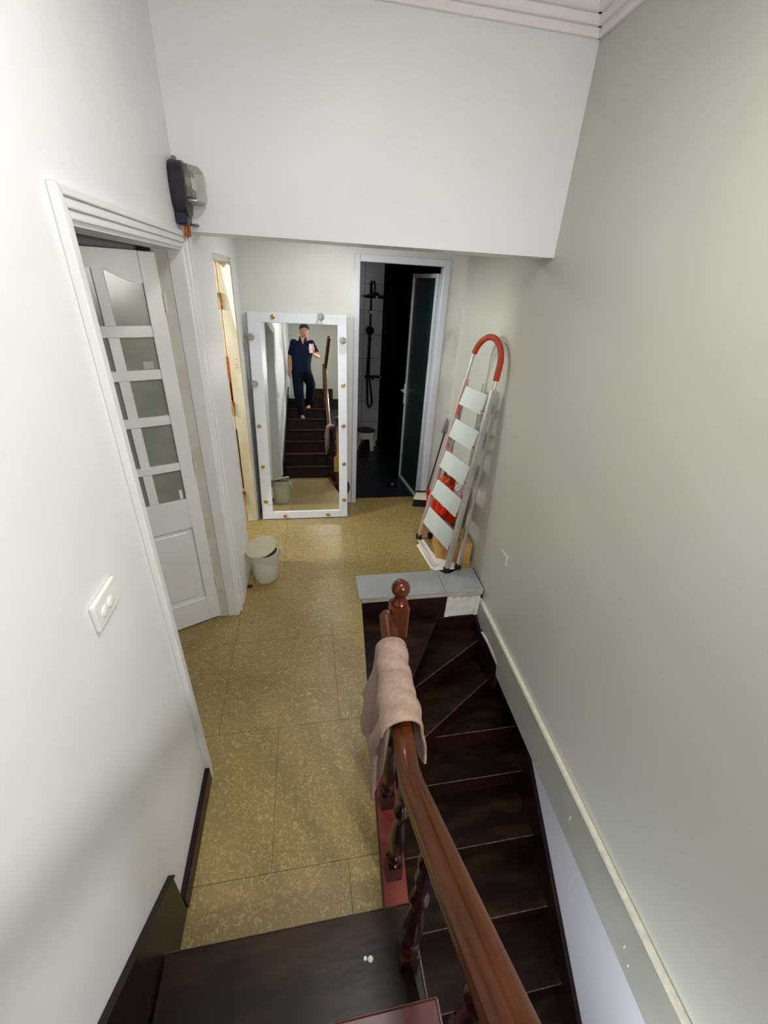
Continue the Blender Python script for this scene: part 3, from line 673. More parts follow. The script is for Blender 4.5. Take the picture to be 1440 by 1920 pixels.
# ------------------------------------------------------------------ bathroom things
sh = thing('shower_set', 'black shower column with rain head and hand shower hose on the tiled wall', 'shower', (0.885, 6.0, 0.9))
def shp(name, f, parent=sh, m='black_chrome'):
    m_ = MB(); f(m_); return m_.build(name, m, parent, smooth=True)
shp('riser_pipe', lambda q: q.tube([(0.885, 5.96, 0.95), (0.885, 5.96, 2.05), (0.885, 5.93, 2.10), (0.885, 5.75, 2.10), (0.885, 5.70, 2.06), (0.885, 5.70, 1.97)], 0.011, 10))
shp('rain_head', lambda q: q.lathe([(0.03, 0.05), (0.05, 0.03), (0.14, 0.016), (0.14, -0.010)], (0.915, 5.80, 1.93), n=24))
shp('wall_bracket', lambda q: (q.tube([(0.885, 5.96, 1.75), (0.885, 6.003, 1.75)], 0.014, 10), q.box(0.86, 0.91, 5.94, 5.965, 1.735, 1.765)), m='grey_metal')
hs = shp('hand_shower', lambda q: (q.tube([(0.872, 5.93, 1.30), (0.872, 5.92, 1.50)], 0.013, 10), q.lathe([(0.02, -0.015), (0.052, 0.0), (0.052, 0.015)], (0.872, 5.90, 1.535), (0, -1, -0.35), 18)))
shp('holder', lambda q: q.box(0.86, 0.90, 5.92, 5.975, 1.40, 1.44))
hose = []
for i in range(40):
    t = i / 39
    if t < 0.45: p = (0.872 - 0.012 * math.sin(t / 0.45 * PI), 5.93, 1.30 - (t / 0.45) * 0.70)
    elif t < 0.62:
        a = (t - 0.45) / 0.17 * PI; p = (0.905 - 0.033 * math.cos(a), 5.93, 0.60 - 0.09 * math.sin(a))
    else: u = (t - 0.62) / 0.38; p = (0.938 - 0.05 * u, 5.93 + 0.02 * u, 0.60 + 0.34 * u)
    hose.append(p)
shp('hose', lambda q: q.tube(hose, 0.012, 8))
shp('mixer', lambda q: (q.tube([(0.82, 5.96, 0.93), (1.04, 5.96, 0.93)], 0.02, 12), q.tube([(0.86, 5.96, 0.93), (0.86, 6.003, 0.93)], 0.018, 10), q.tube([(1.0, 5.96, 0.93), (1.0, 6.003, 0.93)], 0.018, 10), q.tube([(0.93, 5.95, 0.93), (0.93, 5.88, 0.92)], 0.015, 10)))
for x in (0.865, 1.045): shp('knob', lambda q: q.ball((x, 5.945, 0.93), 0.022, 10, 8), m='grey_metal')
so = thing('stool', 'small white plastic stool with a dark red seat inside the bathroom', 'stool', (0.83, 5.72, -0.03))
m_ = MB(); m_.lathe([(0.01, 0.275), (0.13, 0.272), (0.135, 0.262), (0.125, 0.235), (0.01, 0.23)], (0.83, 5.72, -0.03), n=24); m_.build('seat', 'stool_red', so, smooth=True)
m_ = MB(); m_.lathe([(0.118, 0.17), (0.126, 0.17), (0.136, 0.262), (0.128, 0.262)], (0.83, 5.72, -0.03), n=24); m_.build('apron', 'stool_white', so, smooth=True)
for k in range(4):
    a = 0.5 + k * PI / 2; ca, sa = math.cos(a), math.sin(a); ta = Vector((-sa, ca, 0))
    def q_(r, z, w_): 
        c_ = Vector((0.83 + ca * r, 5.72 + sa * r, -0.03 + z)); rad = Vector((ca, sa, 0))
        return [c_ - ta * w_, c_ + ta * w_, c_ + ta * w_ + rad * 0.016, c_ - ta * w_ + rad * 0.016]
    m_ = MB(); m_.loft([q_(0.15, 0.0, 0.026), q_(0.118, 0.25, 0.04)]); m_.build('leg', 'stool_white', so, bevel=0.004)
dr = thing('floor_drain', 'small dark drain cover on the bathroom floor', 'drain', (0.98, 4.42, -0.03))
m_ = MB(); m_.lathe([(0.07, 0.0), (0.07, 0.012), (0.05, 0.016), (0.01, 0.016)], (0.98, 4.42, -0.03), n=18); m_.build('cover', 'black_chrome', dr, smooth=True)
m_ = MB(); m_.lathe([(0.022, 0.016), (0.02, 0.03), (0.005, 0.034)], (0.98, 4.42, -0.03), n=12); m_.build('plug', 'grey_metal', dr, smooth=True)

# ------------------------------------------------------------------ leaning mirror with lamp holders
mi = thing('vanity_mirror', 'tall white framed vanity mirror leaning against the end wall', 'mirror', (-0.04, 3.67, 0))
TI, YW_ = math.radians(8.5), math.radians(-1.1)
MU = Vector((0, math.sin(TI), math.cos(TI))); MX = Vector((1, 0, 0))
rz = Matrix.Rotation(YW_, 3, 'Z'); MU = rz @ MU; MX = rz @ MX; MN = MX.cross(MU); 
if MN.y > 0: MN = -MN
MP = Vector((-0.04, 3.67, 0.006))
def mpnt(x, s, n): return MP + MX * (x + 0.04) + MU * s + MN * n
def mbox(x0, x1, s0, s1, n0, n1):
    return MB().hexa([mpnt(x0, s0, n0), mpnt(x1, s0, n0), mpnt(x1, s0, n1), mpnt(x0, s0, n1)], [mpnt(x0, s1, n0), mpnt(x1, s1, n0), mpnt(x1, s1, n1), mpnt(x0, s1, n1)])
ox0, ox1, os1 = -0.458, 0.369, 1.848
ix0, ix1, is0, is1 = -0.358, 0.290, 0.074, 1.768
mbox(ox0, ix0, 0, os1, -0.032, 0.012).build('frame', 'mirror_frame', mi, bevel=0.003)
mbox(ix1, ox1, 0, os1, -0.032, 0.012).build('frame', 'mirror_frame', mi, bevel=0.003)
mbox(ix0, ix1, 0, is0, -0.032, 0.012).build('frame', 'mirror_frame', mi, bevel=0.003)
mbox(ix0, ix1, is1, os1, -0.032, 0.012).build('frame', 'mirror_frame', mi, bevel=0.003)
mbox(ix0 - 0.003, ix1 + 0.003, is0 - 0.003, is1 + 0.003, -0.010, 0.0).build('mirror_glass', 'mirror_glass', mi)
mbox(ox0 + 0.01, ox1 - 0.01, 0.01, os1 - 0.01, -0.034, -0.012).build('backing', 'plastic_white', mi)
sock = MB().lathe([(0.018, 0.0), (0.018, 0.006), (0.0125, 0.009), (0.0125, 0.022), (0.010, 0.023), (0.008, 0.014)], n=14).build('lamp_holder', 'brass', mi, smooth=True, local=(0, 0, 0))
bulb = MB().lathe([(0.011, 0.018), (0.013, 0.03), (0.024, 0.042), (0.030, 0.058), (0.0295, 0.07), (0.023, 0.083), (0.012, 0.09), (0.002, 0.092)], n=18).build('bulb', 'bulb_glass', mi, smooth=True, local=(0, 0, 0))
rotq = MN.to_track_quat('Z', 'Y').to_euler()
spots = [(-0.25, 1.812, 0), (0.147, 1.822, 1), (-0.43, 1.648, 1), (-0.427, 1.275, 1), (-0.427, 0.905, 0), (-0.42, 0.532, 0), (-0.418, 0.186, 0),
         (0.33, 1.645, 1), (0.332, 1.275, 0), (0.333, 0.912, 0), (0.335, 0.55, 0), (0.335, 0.184, 0), (-0.245, 0.032, 0), (0.174, 0.032, 0)]
mo = Vector(ORG[mi.name]); first = True; fb = True
for x, s, hb in spots:
    loc = mpnt(x, s, 0.012) - mo
    if first: sock.location = loc; sock.rotation_euler = rotq; cur = sock; first = False
    else: cur = inst(sock, mi, loc, rotq)
    if hb:
        if fb: bulb.location = loc; bulb.rotation_euler = rotq; fb = False
        else: inst(bulb, mi, loc, rotq)
# ------------------------------------------------------------------ dark round lid behind the mirror
m_ = MB(); m_.lathe([(0.004, -0.006), (0.11, -0.006), (0.115, 0.0), (0.11, 0.012), (0.03, 0.02), (0.004, 0.022)], (0.292, 3.800, 0.262), (0.05, -0.99, 0.10), 28)
lid = m_.build('pot_lid', 'pan_black', smooth=True); tag(lid, 'black round lid sticking out behind the mirror frame', 'lid')

# ------------------------------------------------------------------ waste bin with bag and lid
wb = thing('waste_bin', 'small off-white waste bin with loose lid and bag, by the doorway', 'bin', (-0.362, 2.75, 0))
bc = (-0.362, 2.755, 0)
m_ = MB(); m_.lathe([(0.004, 0.003), (0.084, 0.003), (0.088, 0.0), (0.092, 0.012), (0.104, 0.235), (0.109, 0.238), (0.109, 0.252), (0.100, 0.252), (0.099, 0.24), (0.086, 0.02), (0.004, 0.016)], bc, n=30); m_.build('bin_body', 'bin_white', wb, smooth=True)
# bag hem hanging over the rim
rings = []
for j, (r, z) in enumerate([(0.103, 0.245), (0.112, 0.257), (0.1135, 0.22), (0.113, 0.19)]):
    ring = []
    for k in range(40):
        a = 2 * PI * k / 40; wv = math.sin(a * 7) * 0.5 + math.sin(a * 11 + 1) * 0.5
        rr = r + (0.003 * wv if j > 1 else 0); zz = z + (0.018 * math.sin(a * 3 + 0.7) * (j / 3) if j > 1 else 0)
        ring.append(Vector((bc[0] + rr * math.cos(a), bc[1] + rr * math.sin(a), zz)))
    rings.append(ring)
MB().loft(rings, caps=False).build('bag_hem', 'bag_film', wb, smooth=True)
# loose knot of the bag
m_ = MB(); m_.tube([(-0.262, 2.80, 0.24), (-0.245, 2.81, 0.23), (-0.238, 2.81, 0.19), (-0.236, 2.80, 0.15)], [0.006, 0.014, 0.010, 0.003], 8); m_.build('bag_tail', 'bag_film', wb, smooth=True)
m_ = MB(); lidax = Vector((-0.22, -0.16, 1)); 
m_.lathe([(0.122, -0.004), (0.124, 0.004), (0.118, 0.012), (0.06, 0.018), (0.004, 0.020)], (-0.385, 2.775, 0.272), lidax, 32); m_.build('bin_lid', 'bin_lid', wb, smooth=True)
cr_ = tag(MB().ball((-0.478, 2.64, 0.010), 0.018, 8, 6, (1.2, 0.8, 0.6)).build('crumb', 'rubber_black'), 'small dark crumb on the floor beside the waste bin', 'debris')

# ------------------------------------------------------------------ step ladder (folded, standing by the wall)
ld = thing('step_ladder', 'folded aluminium step ladder with an orange arched grip, leaning by the grey wall', 'ladder', (1.047, 2.92, 0))
LO = Vector((1.047, 2.92, 0.0)); LWd = Vector((-0.182, 0.983, 0)).normalized(); LP = Vector((0.983, 0.182, 0)).normalized()
ta = math.radians(7.5); LU = LP * math.sin(ta) + Vector((0, 0, math.cos(ta))); LNn = LP * math.cos(ta) - Vector((0, 0, math.sin(ta)))
def L(w_, u, n=0.0): return LO + LWd * w_ + LU * u + LNn * n
def rail(w0, w1, n0, n1, u0, u1, hw, hn, name, m='alu'):
    m_ = MB()
    m_.hexa([L(w0 - hw, u0, n0 - hn), L(w0 + hw, u0, n0 - hn), L(w0 + hw, u0, n0 + hn), L(w0 - hw, u0, n0 + hn)],
            [L(w1 - hw, u1, n1 - hn), L(w1 + hw, u1, n1 - hn), L(w1 + hw, u1, n1 + hn), L(w1 - hw, u1, n1 + hn)])
    return m_.build(name, m, ld, bevel=0.004, seg=2)
def lw(u): return 0.275 - 0.135 * u / 1.645
def rw(u): return -0.273 + 0.063 * u / 1.645
rail(lw(0.02), lw(1.5), 0, 0, 0.02, 1.5, 0.014, 0.02, 'front_rail', 'alu_warm')
rail(rw(0.02), rw(1.5), 0, 0, 0.02, 1.5, 0.016, 0.02, 'front_rail')
ar = []
for i in range(25):
    a = PI * i / 24; ar.append((-0.035 + 0.175 * math.cos(a), 1.645 + 0.175 * math.sin(a)))
arc = [(lw(1.45), 1.45)] + ar + [(rw(1.45), 1.45)]
m_ = MB(); m_.tube([L(*p) for p in arc], 0.0125, 12); m_.build('arch_tube', 'alu', ld, smooth=True)
gr = [(ar[2][0], ar[2][1])] + ar[3:] + [(rw(1.56), 1.56)]
m_ = MB(); m_.tube([L(*p) for p in gr], 0.021, 14); m_.build('grip', 'orange_foam', ld, smooth=True)
for (wa, wb_, u0, u1) in [(-0.235, 0.225, 0.205, 0.365), (-0.215, 0.205, 0.50, 0.645), (-0.20, 0.185, 0.768, 0.915), (-0.185, 0.16, 1.043, 1.19), (-0.17, 0.13, 1.312, 1.452)]:
    m_ = MB()
    m_.hexa([L(wa, u0, -0.030), L(wb_, u0, -0.030), L(wb_, u0, -0.012), L(wa, u0, -0.012)], [L(wa, u1, -0.004), L(wb_, u1, -0.004), L(wb_, u1, 0.014), L(wa, u1, 0.014)])
    tr = m_.build('tread', 'tread_grey', ld, bevel=0.005, seg=2)
    for wv in (wa, wb_):
        m_ = MB(); m_.tube([L(wv * 1.13, u0 + 0.03, -0.012), L(wv * 1.0, u0 + 0.03, -0.016)], 0.007, 8); m_.build('pin', 'rust_orange', tr)
for wv, sg in ((0.262, 1), (-0.262, -1)):
    rail(wv, wv * 0.80, 0.115, 0.045, 0.015, 1.46, 0.015, 0.014, 'rear_leg')
    rail(wv * 0.80, wv * 0.80, 0.03, 0.03, 1.40, 1.49, 0.016, 0.022, 'hinge_bracket', 'alu_warm')
for u, n in ((0.30, 0.10), (0.75, 0.08), (1.15, 0.062)):
    m_ = MB(); ww = 0.262 - 0.05 * u / 1.46; m_.tube([L(-ww, u, n), L(ww, u, n)], 0.009, 8); m_.build('rear_bar', 'alu_warm', ld)
for pa, pb in ((L(0.19, 0.98, 0.0), L(0.03, 0.80, 0.05)), (L(-0.16, 0.86, 0.0), L(-0.10, 0.80, 0.05))):
    m_ = MB(); m_.tube([pa, pb], 0.005, 8); m_.build('brace', 'rust_orange', ld)
m_ = MB(); m_.box(0, 0.01, 0, 0.03, 0, 0.07); m_.xf(Matrix.Translation(L(0.138, 1.22, -0.005)) @ Matrix.Rotation(0.3, 4, 'X')); m_.build('lock_lever', 'rust_orange', ld)
for w0, n0 in ((0.275, 0), (-0.273, 0), (0.262, 0.115), (-0.262, 0.115)):
    c_ = L(w0, 0.0, n0); m_ = MB(); m_.box(c_.x - 0.024, c_.x + 0.024, c_.y - 0.018, c_.y + 0.018, 0.007, 0.055); m_.build('foot', 'rubber_black', ld, bevel=0.004)

# ------------------------------------------------------------------ clutter behind the ladder
cb = thing('cardboard_box', 'brown cardboard box on the floor behind the step ladder', 'box', (1.2, 2.9, 0))
m_ = MB(); m_.hexa([(1.07, 2.86, 0), (1.335, 2.745, 0), (1.345, 3.02, 0), (1.10, 3.10, 0)], [(1.07, 2.86, 0.2), (1.335, 2.745, 0.2), (1.345, 3.02, 0.2), (1.10, 3.10, 0.2)]); m_.build('carton', 'cardboard', cb, bevel=0.003)
m_ = MB(); m_.hexa([(1.07, 2.86, 0.201), (1.335, 2.745, 0.201), (1.338, 2.87, 0.201), (1.085, 2.97, 0.201)], [(1.07, 2.86, 0.205), (1.335, 2.745, 0.205), (1.338, 2.868, 0.206), (1.085, 2.968, 0.206)]); m_.build('flap', 'cardboard', cb)
m_ = MB(); m_.hexa([(1.085, 2.974, 0.201), (1.338, 2.874, 0.201), (1.345, 3.02, 0.201), (1.10, 3.10, 0.201)], [(1.085, 2.974, 0.206), (1.338, 2.874, 0.206), (1.345, 3.02, 0.205), (1.10, 3.10, 0.205)]); m_.build('flap', 'cardboard', cb)
# white folded foam sheet under the ladder feet
fo = thing('foam_sheet', 'white folded foam sheet under the feet of the step ladder', 'foam sheet', (1.08, 2.85, 0))
MB().poly([(0.985, 2.71), (1.115, 2.632), (1.24, 2.695), (1.20, 2.80), (1.10, 2.855), (1.07, 2.93), (1.03, 3.14), (0.95, 3.08)], 0.0, 0.006).build('sheet', 'foam_white', fo)
m_ = MB(); A0, A1, B0, B1 = Vector((0.955, 3.09, 0)), Vector((1.0, 2.72, 0)), Vector((1.035, 3.16, 0)), Vector((1.075, 2.76, 0)); vs_ = []
for i in range(13):
    t = i / 12
    for k in range(7):
        u = k / 6; lo = B0.lerp(B1, u); hi = A0.lerp(A1, u)
        vs_.append(lo.lerp(hi, t) + Vector((0, 0, 0.010 + 0.045 * t * t * (1 - 0.5 * u))))
fs_ = [(i * 7 + k, i * 7 + k + 1, (i + 1) * 7 + k + 1, (i + 1) * 7 + k) for i in range(12) for k in range(6)]
m_.add(vs_, fs_); o = m_.build('folded_flap', 'foam_white', fo, smooth=True); md = o.modifiers.new('s', 'SOLIDIFY'); md.thickness = 0.005; md.offset = 1
# red bucket with a crumpled paper bag
rg = thing('red_bag', 'red and orange plastic bag with white paper sticking out, behind the step ladder', 'bag', (1.22, 3.12, 0.2))
rb = thing('red_bucket', 'red plastic bucket stuffed with crumpled white paper, behind the step ladder', 'bucket', (1.26, 3.41, 0))
bc2 = (1.235, 3.41, 0)
m_ = MB(); m_.lathe([(0.004, 0.002), (0.105, 0.0), (0.135, 0.33), (0.142, 0.335), (0.142, 0.35), (0.13, 0.35), (0.10, 0.02), (0.004, 0.015)], bc2, n=28); m_.build('bucket_body', 'red_plastic', rb, smooth=True)
m_ = MB(); hpts = [Vector((1.235 + 0.14 * math.cos(a), 3.41 + 0.03 * math.sin(a) , 0.34 - 0.10 * math.sin(a))) for a in [PI * i / 14 for i in range(15)]]
m_.tube(hpts, 0.005, 8); m_.build('bail', 'plastic_white', rb)
def crumple(c, r, n, m, amp, sc, seed):
    rnd = random.Random(seed); ph = [rnd.uniform(0, 6) for _ in range(6)]
    q = MB().ball(c, r, n, m, sc); cv = Vector(c)
    for i, p in enumerate(q.v):
        d = (p - cv).normalized(); k = math.sin(d.x * 7 + ph[0]) * math.sin(d.y * 6 + ph[1]) + 0.6 * math.sin(d.z * 9 + ph[2] + d.x * 5) + 0.5 * math.sin(d.y * 13 + ph[3]) * math.sin(d.z * 11 + ph[4])
        q.v[i] = p + d * amp * k
    return q
crumple((1.24, 3.40, 0.36), 0.09, 20, 12, 0.02, (0.9, 0.9, 0.7), 3).build('crumpled_paper', 'paper_white', rb)
crumple((1.265, 3.035, 0.60), 0.062, 18, 12, 0.018, (0.8, 0.7, 1.2), 13).build('crumpled_paper', 'paper_white', rg)
crumple((1.225, 3.13, 0.42), 0.15, 24, 16, 0.025, (0.82, 0.85, 1.45), 5).build('bag_body', 'red_plastic', rg, smooth=True)
crumple((1.155, 3.10, 0.62), 0.06, 14, 10, 0.018, (0.9, 0.9, 1.2), 8).build('bag_knot', 'rust_orange', rg)
# long handled dustpan
dp = thing('dustpan', 'black and cream long-handled dustpan standing against the end wall', 'dustpan', (1.16, 3.87, 0))
MB().prism([(1.09, 3.83, 0.002), (1.26, 3.79, 0.002), (1.30, 3.95, 0.002), (1.13, 3.96, 0.002)], (0, 0, 0), (0, 0, 0.006)).build('pan_floor', 'pan_black', dp)
MB().hexa([(1.085, 3.83, 0.002), (1.262, 3.788, 0.002), (1.268, 3.805, 0.002), (1.09, 3.848, 0.002)], [(1.10, 3.85, 0.075), (1.262, 3.81, 0.075), (1.266, 3.826, 0.075), (1.105, 3.868, 0.075)]).build('pan_lip', 'pan_black', dp, bevel=0.003)
MB().hexa([(1.092, 3.845, 0.075), (1.268, 3.805, 0.075), (1.30, 3.95, 0.075), (1.14, 3.965, 0.075)], [(1.10, 3.85, 0.084), (1.265, 3.812, 0.084), (1.29, 3.945, 0.10), (1.15, 3.96, 0.10)]).build('pan_cover', 'pan_cream', dp, bevel=0.003)
m_ = MB(); m_.tube([(1.14, 3.962, 0.1), (1.15, 3.964, 0.112), (1.29, 3.952, 0.112), (1.30, 3.95, 0.1)], 0.009, 8); m_.build('hoop', 'pan_black', dp)
m_ = MB(); m_.tube([(1.27, 3.952, 0.10), (1.395, 3.955, 0.80)], 0.008, 8); m_.build('pole', 'pan_black', dp)
MB().prism([(1.355, 3.955, 0.78), (1.405, 3.955, 0.80), (1.408, 3.955, 0.92), (1.40, 3.955, 0.93)], (0, -0.012, 0), (0, 0.012, 0)).build('grip', 'mauve', dp, bevel=0.003)

# ------------------------------------------------------------------ electricity meter
em = thing('electricity_meter', 'old black electricity meter with a glass cover, on the wall above the panelled door', 'meter', (XL, 2.31, 2.43))
cy, cz = 2.375, 2.405
def meter_ring(x, ry, rz_, n=24):
    out = []
    for k in range(n):
        a = 2 * PI * k / n; ca, sa = math.cos(a), math.sin(a)
        out.append(Vector((x, cy + ry * math.copysign(abs(ca) ** 0.7, ca), cz + rz_ * math.copysign(abs(sa) ** 0.7, sa))))
    return out
m_ = MB(); m_.loft([meter_ring(XL + 0.001, 0.070, 0.096), meter_ring(XL + 0.012, 0.076, 0.102), meter_ring(XL + 0.055, 0.074, 0.099), meter_ring(XL + 0.06, 0.066, 0.09)]); m_.build('base', 'meter_black', em, smooth=True)
MB().box(XL + 0.001, XL + 0.05, cy - 0.055, cy + 0.05, cz - 0.128, cz - 0.08).build('terminal_cover', 'meter_black', em, bevel=0.006)
m_ = MB(); 
cz += 0.012
m_.loft([meter_ring(XL + 0.058, 0.066, 0.080), meter_ring(XL + 0.075, 0.065, 0.079), meter_ring(XL + 0.115, 0.060, 0.072), meter_ring(XL + 0.13, 0.042, 0.055)]); m_.build('glass_cover', 'meter_glass', em, smooth=True)
MB().box(XL + 0.060, XL + 0.085, cy - 0.045, cy + 0.045, cz - 0.035, cz + 0.055).build('register', 'dial_grey', em, bevel=0.004)
MB().box(XL + 0.085, XL + 0.09, cy - 0.035, cy + 0.035, cz - 0.01, cz + 0.03).build('dial_plate', 'dial_plate', em)
m_ = MB(); m_.lathe([(0.004, 0), (0.04, 0), (0.04, 0.004), (0.004, 0.004)], (XL + 0.08, cy, cz - 0.05), n=20); m_.build('disc', 'alu', em)
m_ = MB(); m_.box(XL + 0.012, XL + 0.03, cy - 0.015, cy + 0.01, cz + 0.085, cz + 0.102); m_.build('hanger', 'grey_metal', em, bevel=0.003)
for k, (dy, rr) in enumerate([(-0.03, 0.020), (-0.01, 0.024), (0.012, 0.018)]):
    m_ = MB(); pts_ = []
    for i in range(19):
        a = PI * 0.5 + 2 * PI * i / 18 * 0.95; pts_.append((XL + 0.028 + 0.006 * k, cy + dy + rr * 0.8 * math.cos(a), cz - 0.160 + rr * 1.2 * math.sin(a)))
    m_.tube(pts_, 0.003, 6); m_.build('wire_loop', 'copper', em)
m_ = MB(); m_.ball((XL + 0.065, cy + 0.03, cz - 0.135), 0.010, 8, 6, (1.8, 0.8, 0.7)); m_.build('seal', 'grey_metal', em)

# ------------------------------------------------------------------ switch plates
sw = thing('wall_socket', 'white double socket plate on the white wall near the panelled door', 'socket', (XL, 0.917, 1.35))
MB().box(XL + 0.0005, XL + 0.012, 0.853, 0.982, 1.313, 1.388).build('plate', 'plastic_white', sw, bevel=0.004, seg=2)
for yy in (0.895, 0.93):
    m_ = MB(); m_.lathe([(0.015, 0.0), (0.015, 0.004), (0.011, 0.006), (0.002, 0.006)], (XL + 0.011, yy, 1.345), (1, 0, 0), 18); m_.build('outlet', 'plastic_white', sw, smooth=True)
MB().box(XL + 0.012, XL + 0.0135, 0.858, 0.865, 1.32, 1.38).build('plate_edge', 'plastic_white', sw)
bpv = thing('blank_plate', 'painted-over blank cover plate on the grey wall', 'cover plate', (xr(2.22), 2.22, 0.44))
MB().hexa([(xr(2.165) - 0.008, 2.165, 0.405), (xr(2.165) + 0.001, 2.165, 0.405), (xr(2.275) + 0.001, 2.275, 0.405), (xr(2.275) - 0.008, 2.275, 0.405)],
          [(xr(2.165) - 0.008, 2.165, 0.48), (xr(2.165) + 0.001, 2.165, 0.48), (xr(2.275) + 0.001, 2.275, 0.48), (xr(2.275) - 0.008, 2.275, 0.48)]).build('plate', 'paint_grey', bpv, bevel=0.002)
MB().box(xr(2.165) - 0.0095, xr(2.165) - 0.0075, 2.163, 2.170, 0.405, 0.478).build('edge_highlight', 'plastic_white', bpv)  # white strip painted in for the highlight on the plate edge
m_ = MB(); m_.lathe([(0.004, 0), (0.004, 0.002), (0.001, 0.0025)], (xr(2.225) - 0.008, 2.225, 0.435), (-1, 0, 0), 10); m_.build('screw', 'grey_metal', bpv)

# ------------------------------------------------------------------ ceiling lamps
def ceil_lamp(p, r, zc, label):
    t = thing('ceiling_lamp', label, 'lamp', (p[0], p[1], zc))
    m_ = MB(); m_.lathe([(r * 1.08, 0), (r * 1.08, -0.02), (r * 1.0, -0.03), (0.01, -0.03)], (p[0], p[1], zc), n=28); m_.build('housing', 'plastic_white', t, smooth=True)
    m_ = MB(); m_.lathe([(r * 0.98, -0.03), (r * 0.94, -0.042), (0.01, -0.05)], (p[0], p[1], zc), n=28); m_.build('diffuser', 'lamp_diffuser', t, smooth=True)
ceil_lamp(LAMP1, 0.2, ZC, 'round white lamp on the stairwell ceiling')
ceil_lamp(LAMP2, 0.14, ZH, 'round white lamp on the back hall ceiling')

mat('globe_light', (255, 250, 240), 0.5, emit=((255, 251, 246), 110.0))
sc_ = thing('wall_lamp', 'round globe lamp on the grey wall over the upper landing', 'lamp', SCONCE)
m_ = MB(); m_.ball(SCONCE, 0.10, 20, 12); m_.build('globe', 'globe_light', sc_, smooth=True)
m_ = MB(); rings = []
for i in range(9):
    a = PI / 2 * i / 8
    rings.append([Vector((SCONCE[0] + 0.13 * math.cos(a) * math.cos(2 * PI * k / 24), SCONCE[1] - 0.02 - 0.13 * math.sin(a), SCONCE[2] + 0.13 * math.cos(a) * math.sin(2 * PI * k / 24))) for k in range(24)])
m_.loft(rings, caps=False); o = m_.build('light_shield', 'plastic_white', sc_, smooth=True); md = o.modifiers.new('s', 'SOLIDIFY'); md.thickness = 0.004  # unseen half shell added to keep lamp light off the landing wall
m_ = MB(); m_.tube([(SCONCE[0] + 0.09, SCONCE[1], SCONCE[2] - 0.06), (xr(SCONCE[1]) - 0.004, SCONCE[1], SCONCE[2] - 0.10)], 0.012, 10); m_.build('bracket', 'plastic_white', sc_)
# ------------------------------------------------------------------ wooden paddle hung on the newel
pd = thing('wooden_paddle', 'pale wooden paddle hanging by its handle on the far side of the newel', 'paddle', (0.355, 1.375, 0.2))
m_ = MB(); q = []
for (hx, z) in [(0.008, 0.80), (0.012, 0.78), (0.012, 0.50), (0.018, 0.44), (0.05, 0.42), (0.058, 0.39), (0.058, 0.22), (0.048, 0.19)]: q.append((hx, z))
poly = [(0.355 - h, 1.372, z) for h, z in q] + [(0.355 + h, 1.372, z) for h, z in reversed(q)]
m_.prism(poly, (0, 0, 0), (0, 0.016, 0)); m_.build('board', 'paddle_wood', pd, bevel=0.003)
m_ = MB(); m_.tube([(0.355, 1.38, 0.79), (0.34, 1.372, 0.86), (0.352, 1.355, 0.91), (0.365, 1.372, 0.86), (0.355, 1.38, 0.79)], 0.002, 6); m_.build('cord', 'plastic_white', pd)

# ------------------------------------------------------------------ person with a phone (seen in the mirror)
def limb(m_, pts, rs, n=14, sub=5):
    # smooth tapered capsule chain
    P = [Vector(p) for p in pts]; out = []; rr = []
    for i in range(len(P) - 1):
        for k in range(sub):
            t = k / sub; out.append(P[i].lerp(P[i + 1], t)); rr.append(rs[i] * (1 - t) + rs[i + 1] * t)
    out.append(P[-1]); rr.append(rs[-1])
    m_.tube(out, rr, n)
    for p, r in zip(P, rs): m_.ball(p, r, n, 8)
def remeshed(m_, name, mt, parent, vox, smooth_it=6):
    o = m_.build(name, mt, parent)
    r = o.modifiers.new('r', 'REMESH'); r.mode = 'VOXEL'; r.voxel_size = vox; r.use_smooth_shade = True
    s = o.modifiers.new('s', 'SMOOTH'); s.iterations = smooth_it; s.factor = 0.5
    dg = bpy.context.evaluated_depsgraph_get(); me = bpy.data.meshes.new_from_object(o.evaluated_get(dg))
    o.modifiers.clear(); old = o.data; o.data = me; bpy.data.meshes.remove(old)
    if not me.materials: me.materials.append(M[mt])
    for p in me.polygons: p.use_smooth = True
    return o
pe = thing('person', 'barefoot person in navy polo shirt and dark trousers holding up a phone', 'person', (-0.2, -0.62, 1.0))
J = dict(head=(-0.148, -0.485, 2.568), neck=(-0.172, -0.520, 2.44), chest=(-0.195, -0.545, 2.25), belly=(-0.225, -0.565, 2.02), pelvis=(-0.225, -0.58, 1.88),
         sL=(-0.352, -0.545, 2.375), sR=(-0.03, -0.525, 2.365), eL=(-0.435, -0.56, 2.10), wL=(-0.452, -0.505, 1.90), eR=(0.085, -0.34, 2.12), wR=(0.0, -0.13, 2.13),
         hL=(-0.305, -0.58, 1.86), hR=(-0.150, -0.58, 1.86), kL=(-0.290, -0.535, 1.46), kR=(-0.065, -0.66, 1.64), aL=(-0.255, -0.655, 1.075), aR=(-0.11, -0.925, 1.275))
bd = MB()
limb(bd, [J['pelvis'], J['belly'], J['chest']], [0.12, 0.118, 0.125], 18)
limb(bd, [J['sL'], J['chest'], J['sR']], [0.062, 0.10, 0.062], 14)
limb(bd, [J['chest'], J['neck'], (-0.160, -0.505, 2.50)], [0.09, 0.062, 0.058], 14)
limb(bd, [J['sL'], J['eL'], J['wL']], [0.055, 0.038, 0.025]); limb(bd, [J['sR'], J['eR'], J['wR']], [0.055, 0.038, 0.025])
limb(bd, [J['hL'], J['kL'], J['aL']], [0.085, 0.055, 0.036]); limb(bd, [J['hR'], J['kR'], J['aR']], [0.085, 0.055, 0.036])
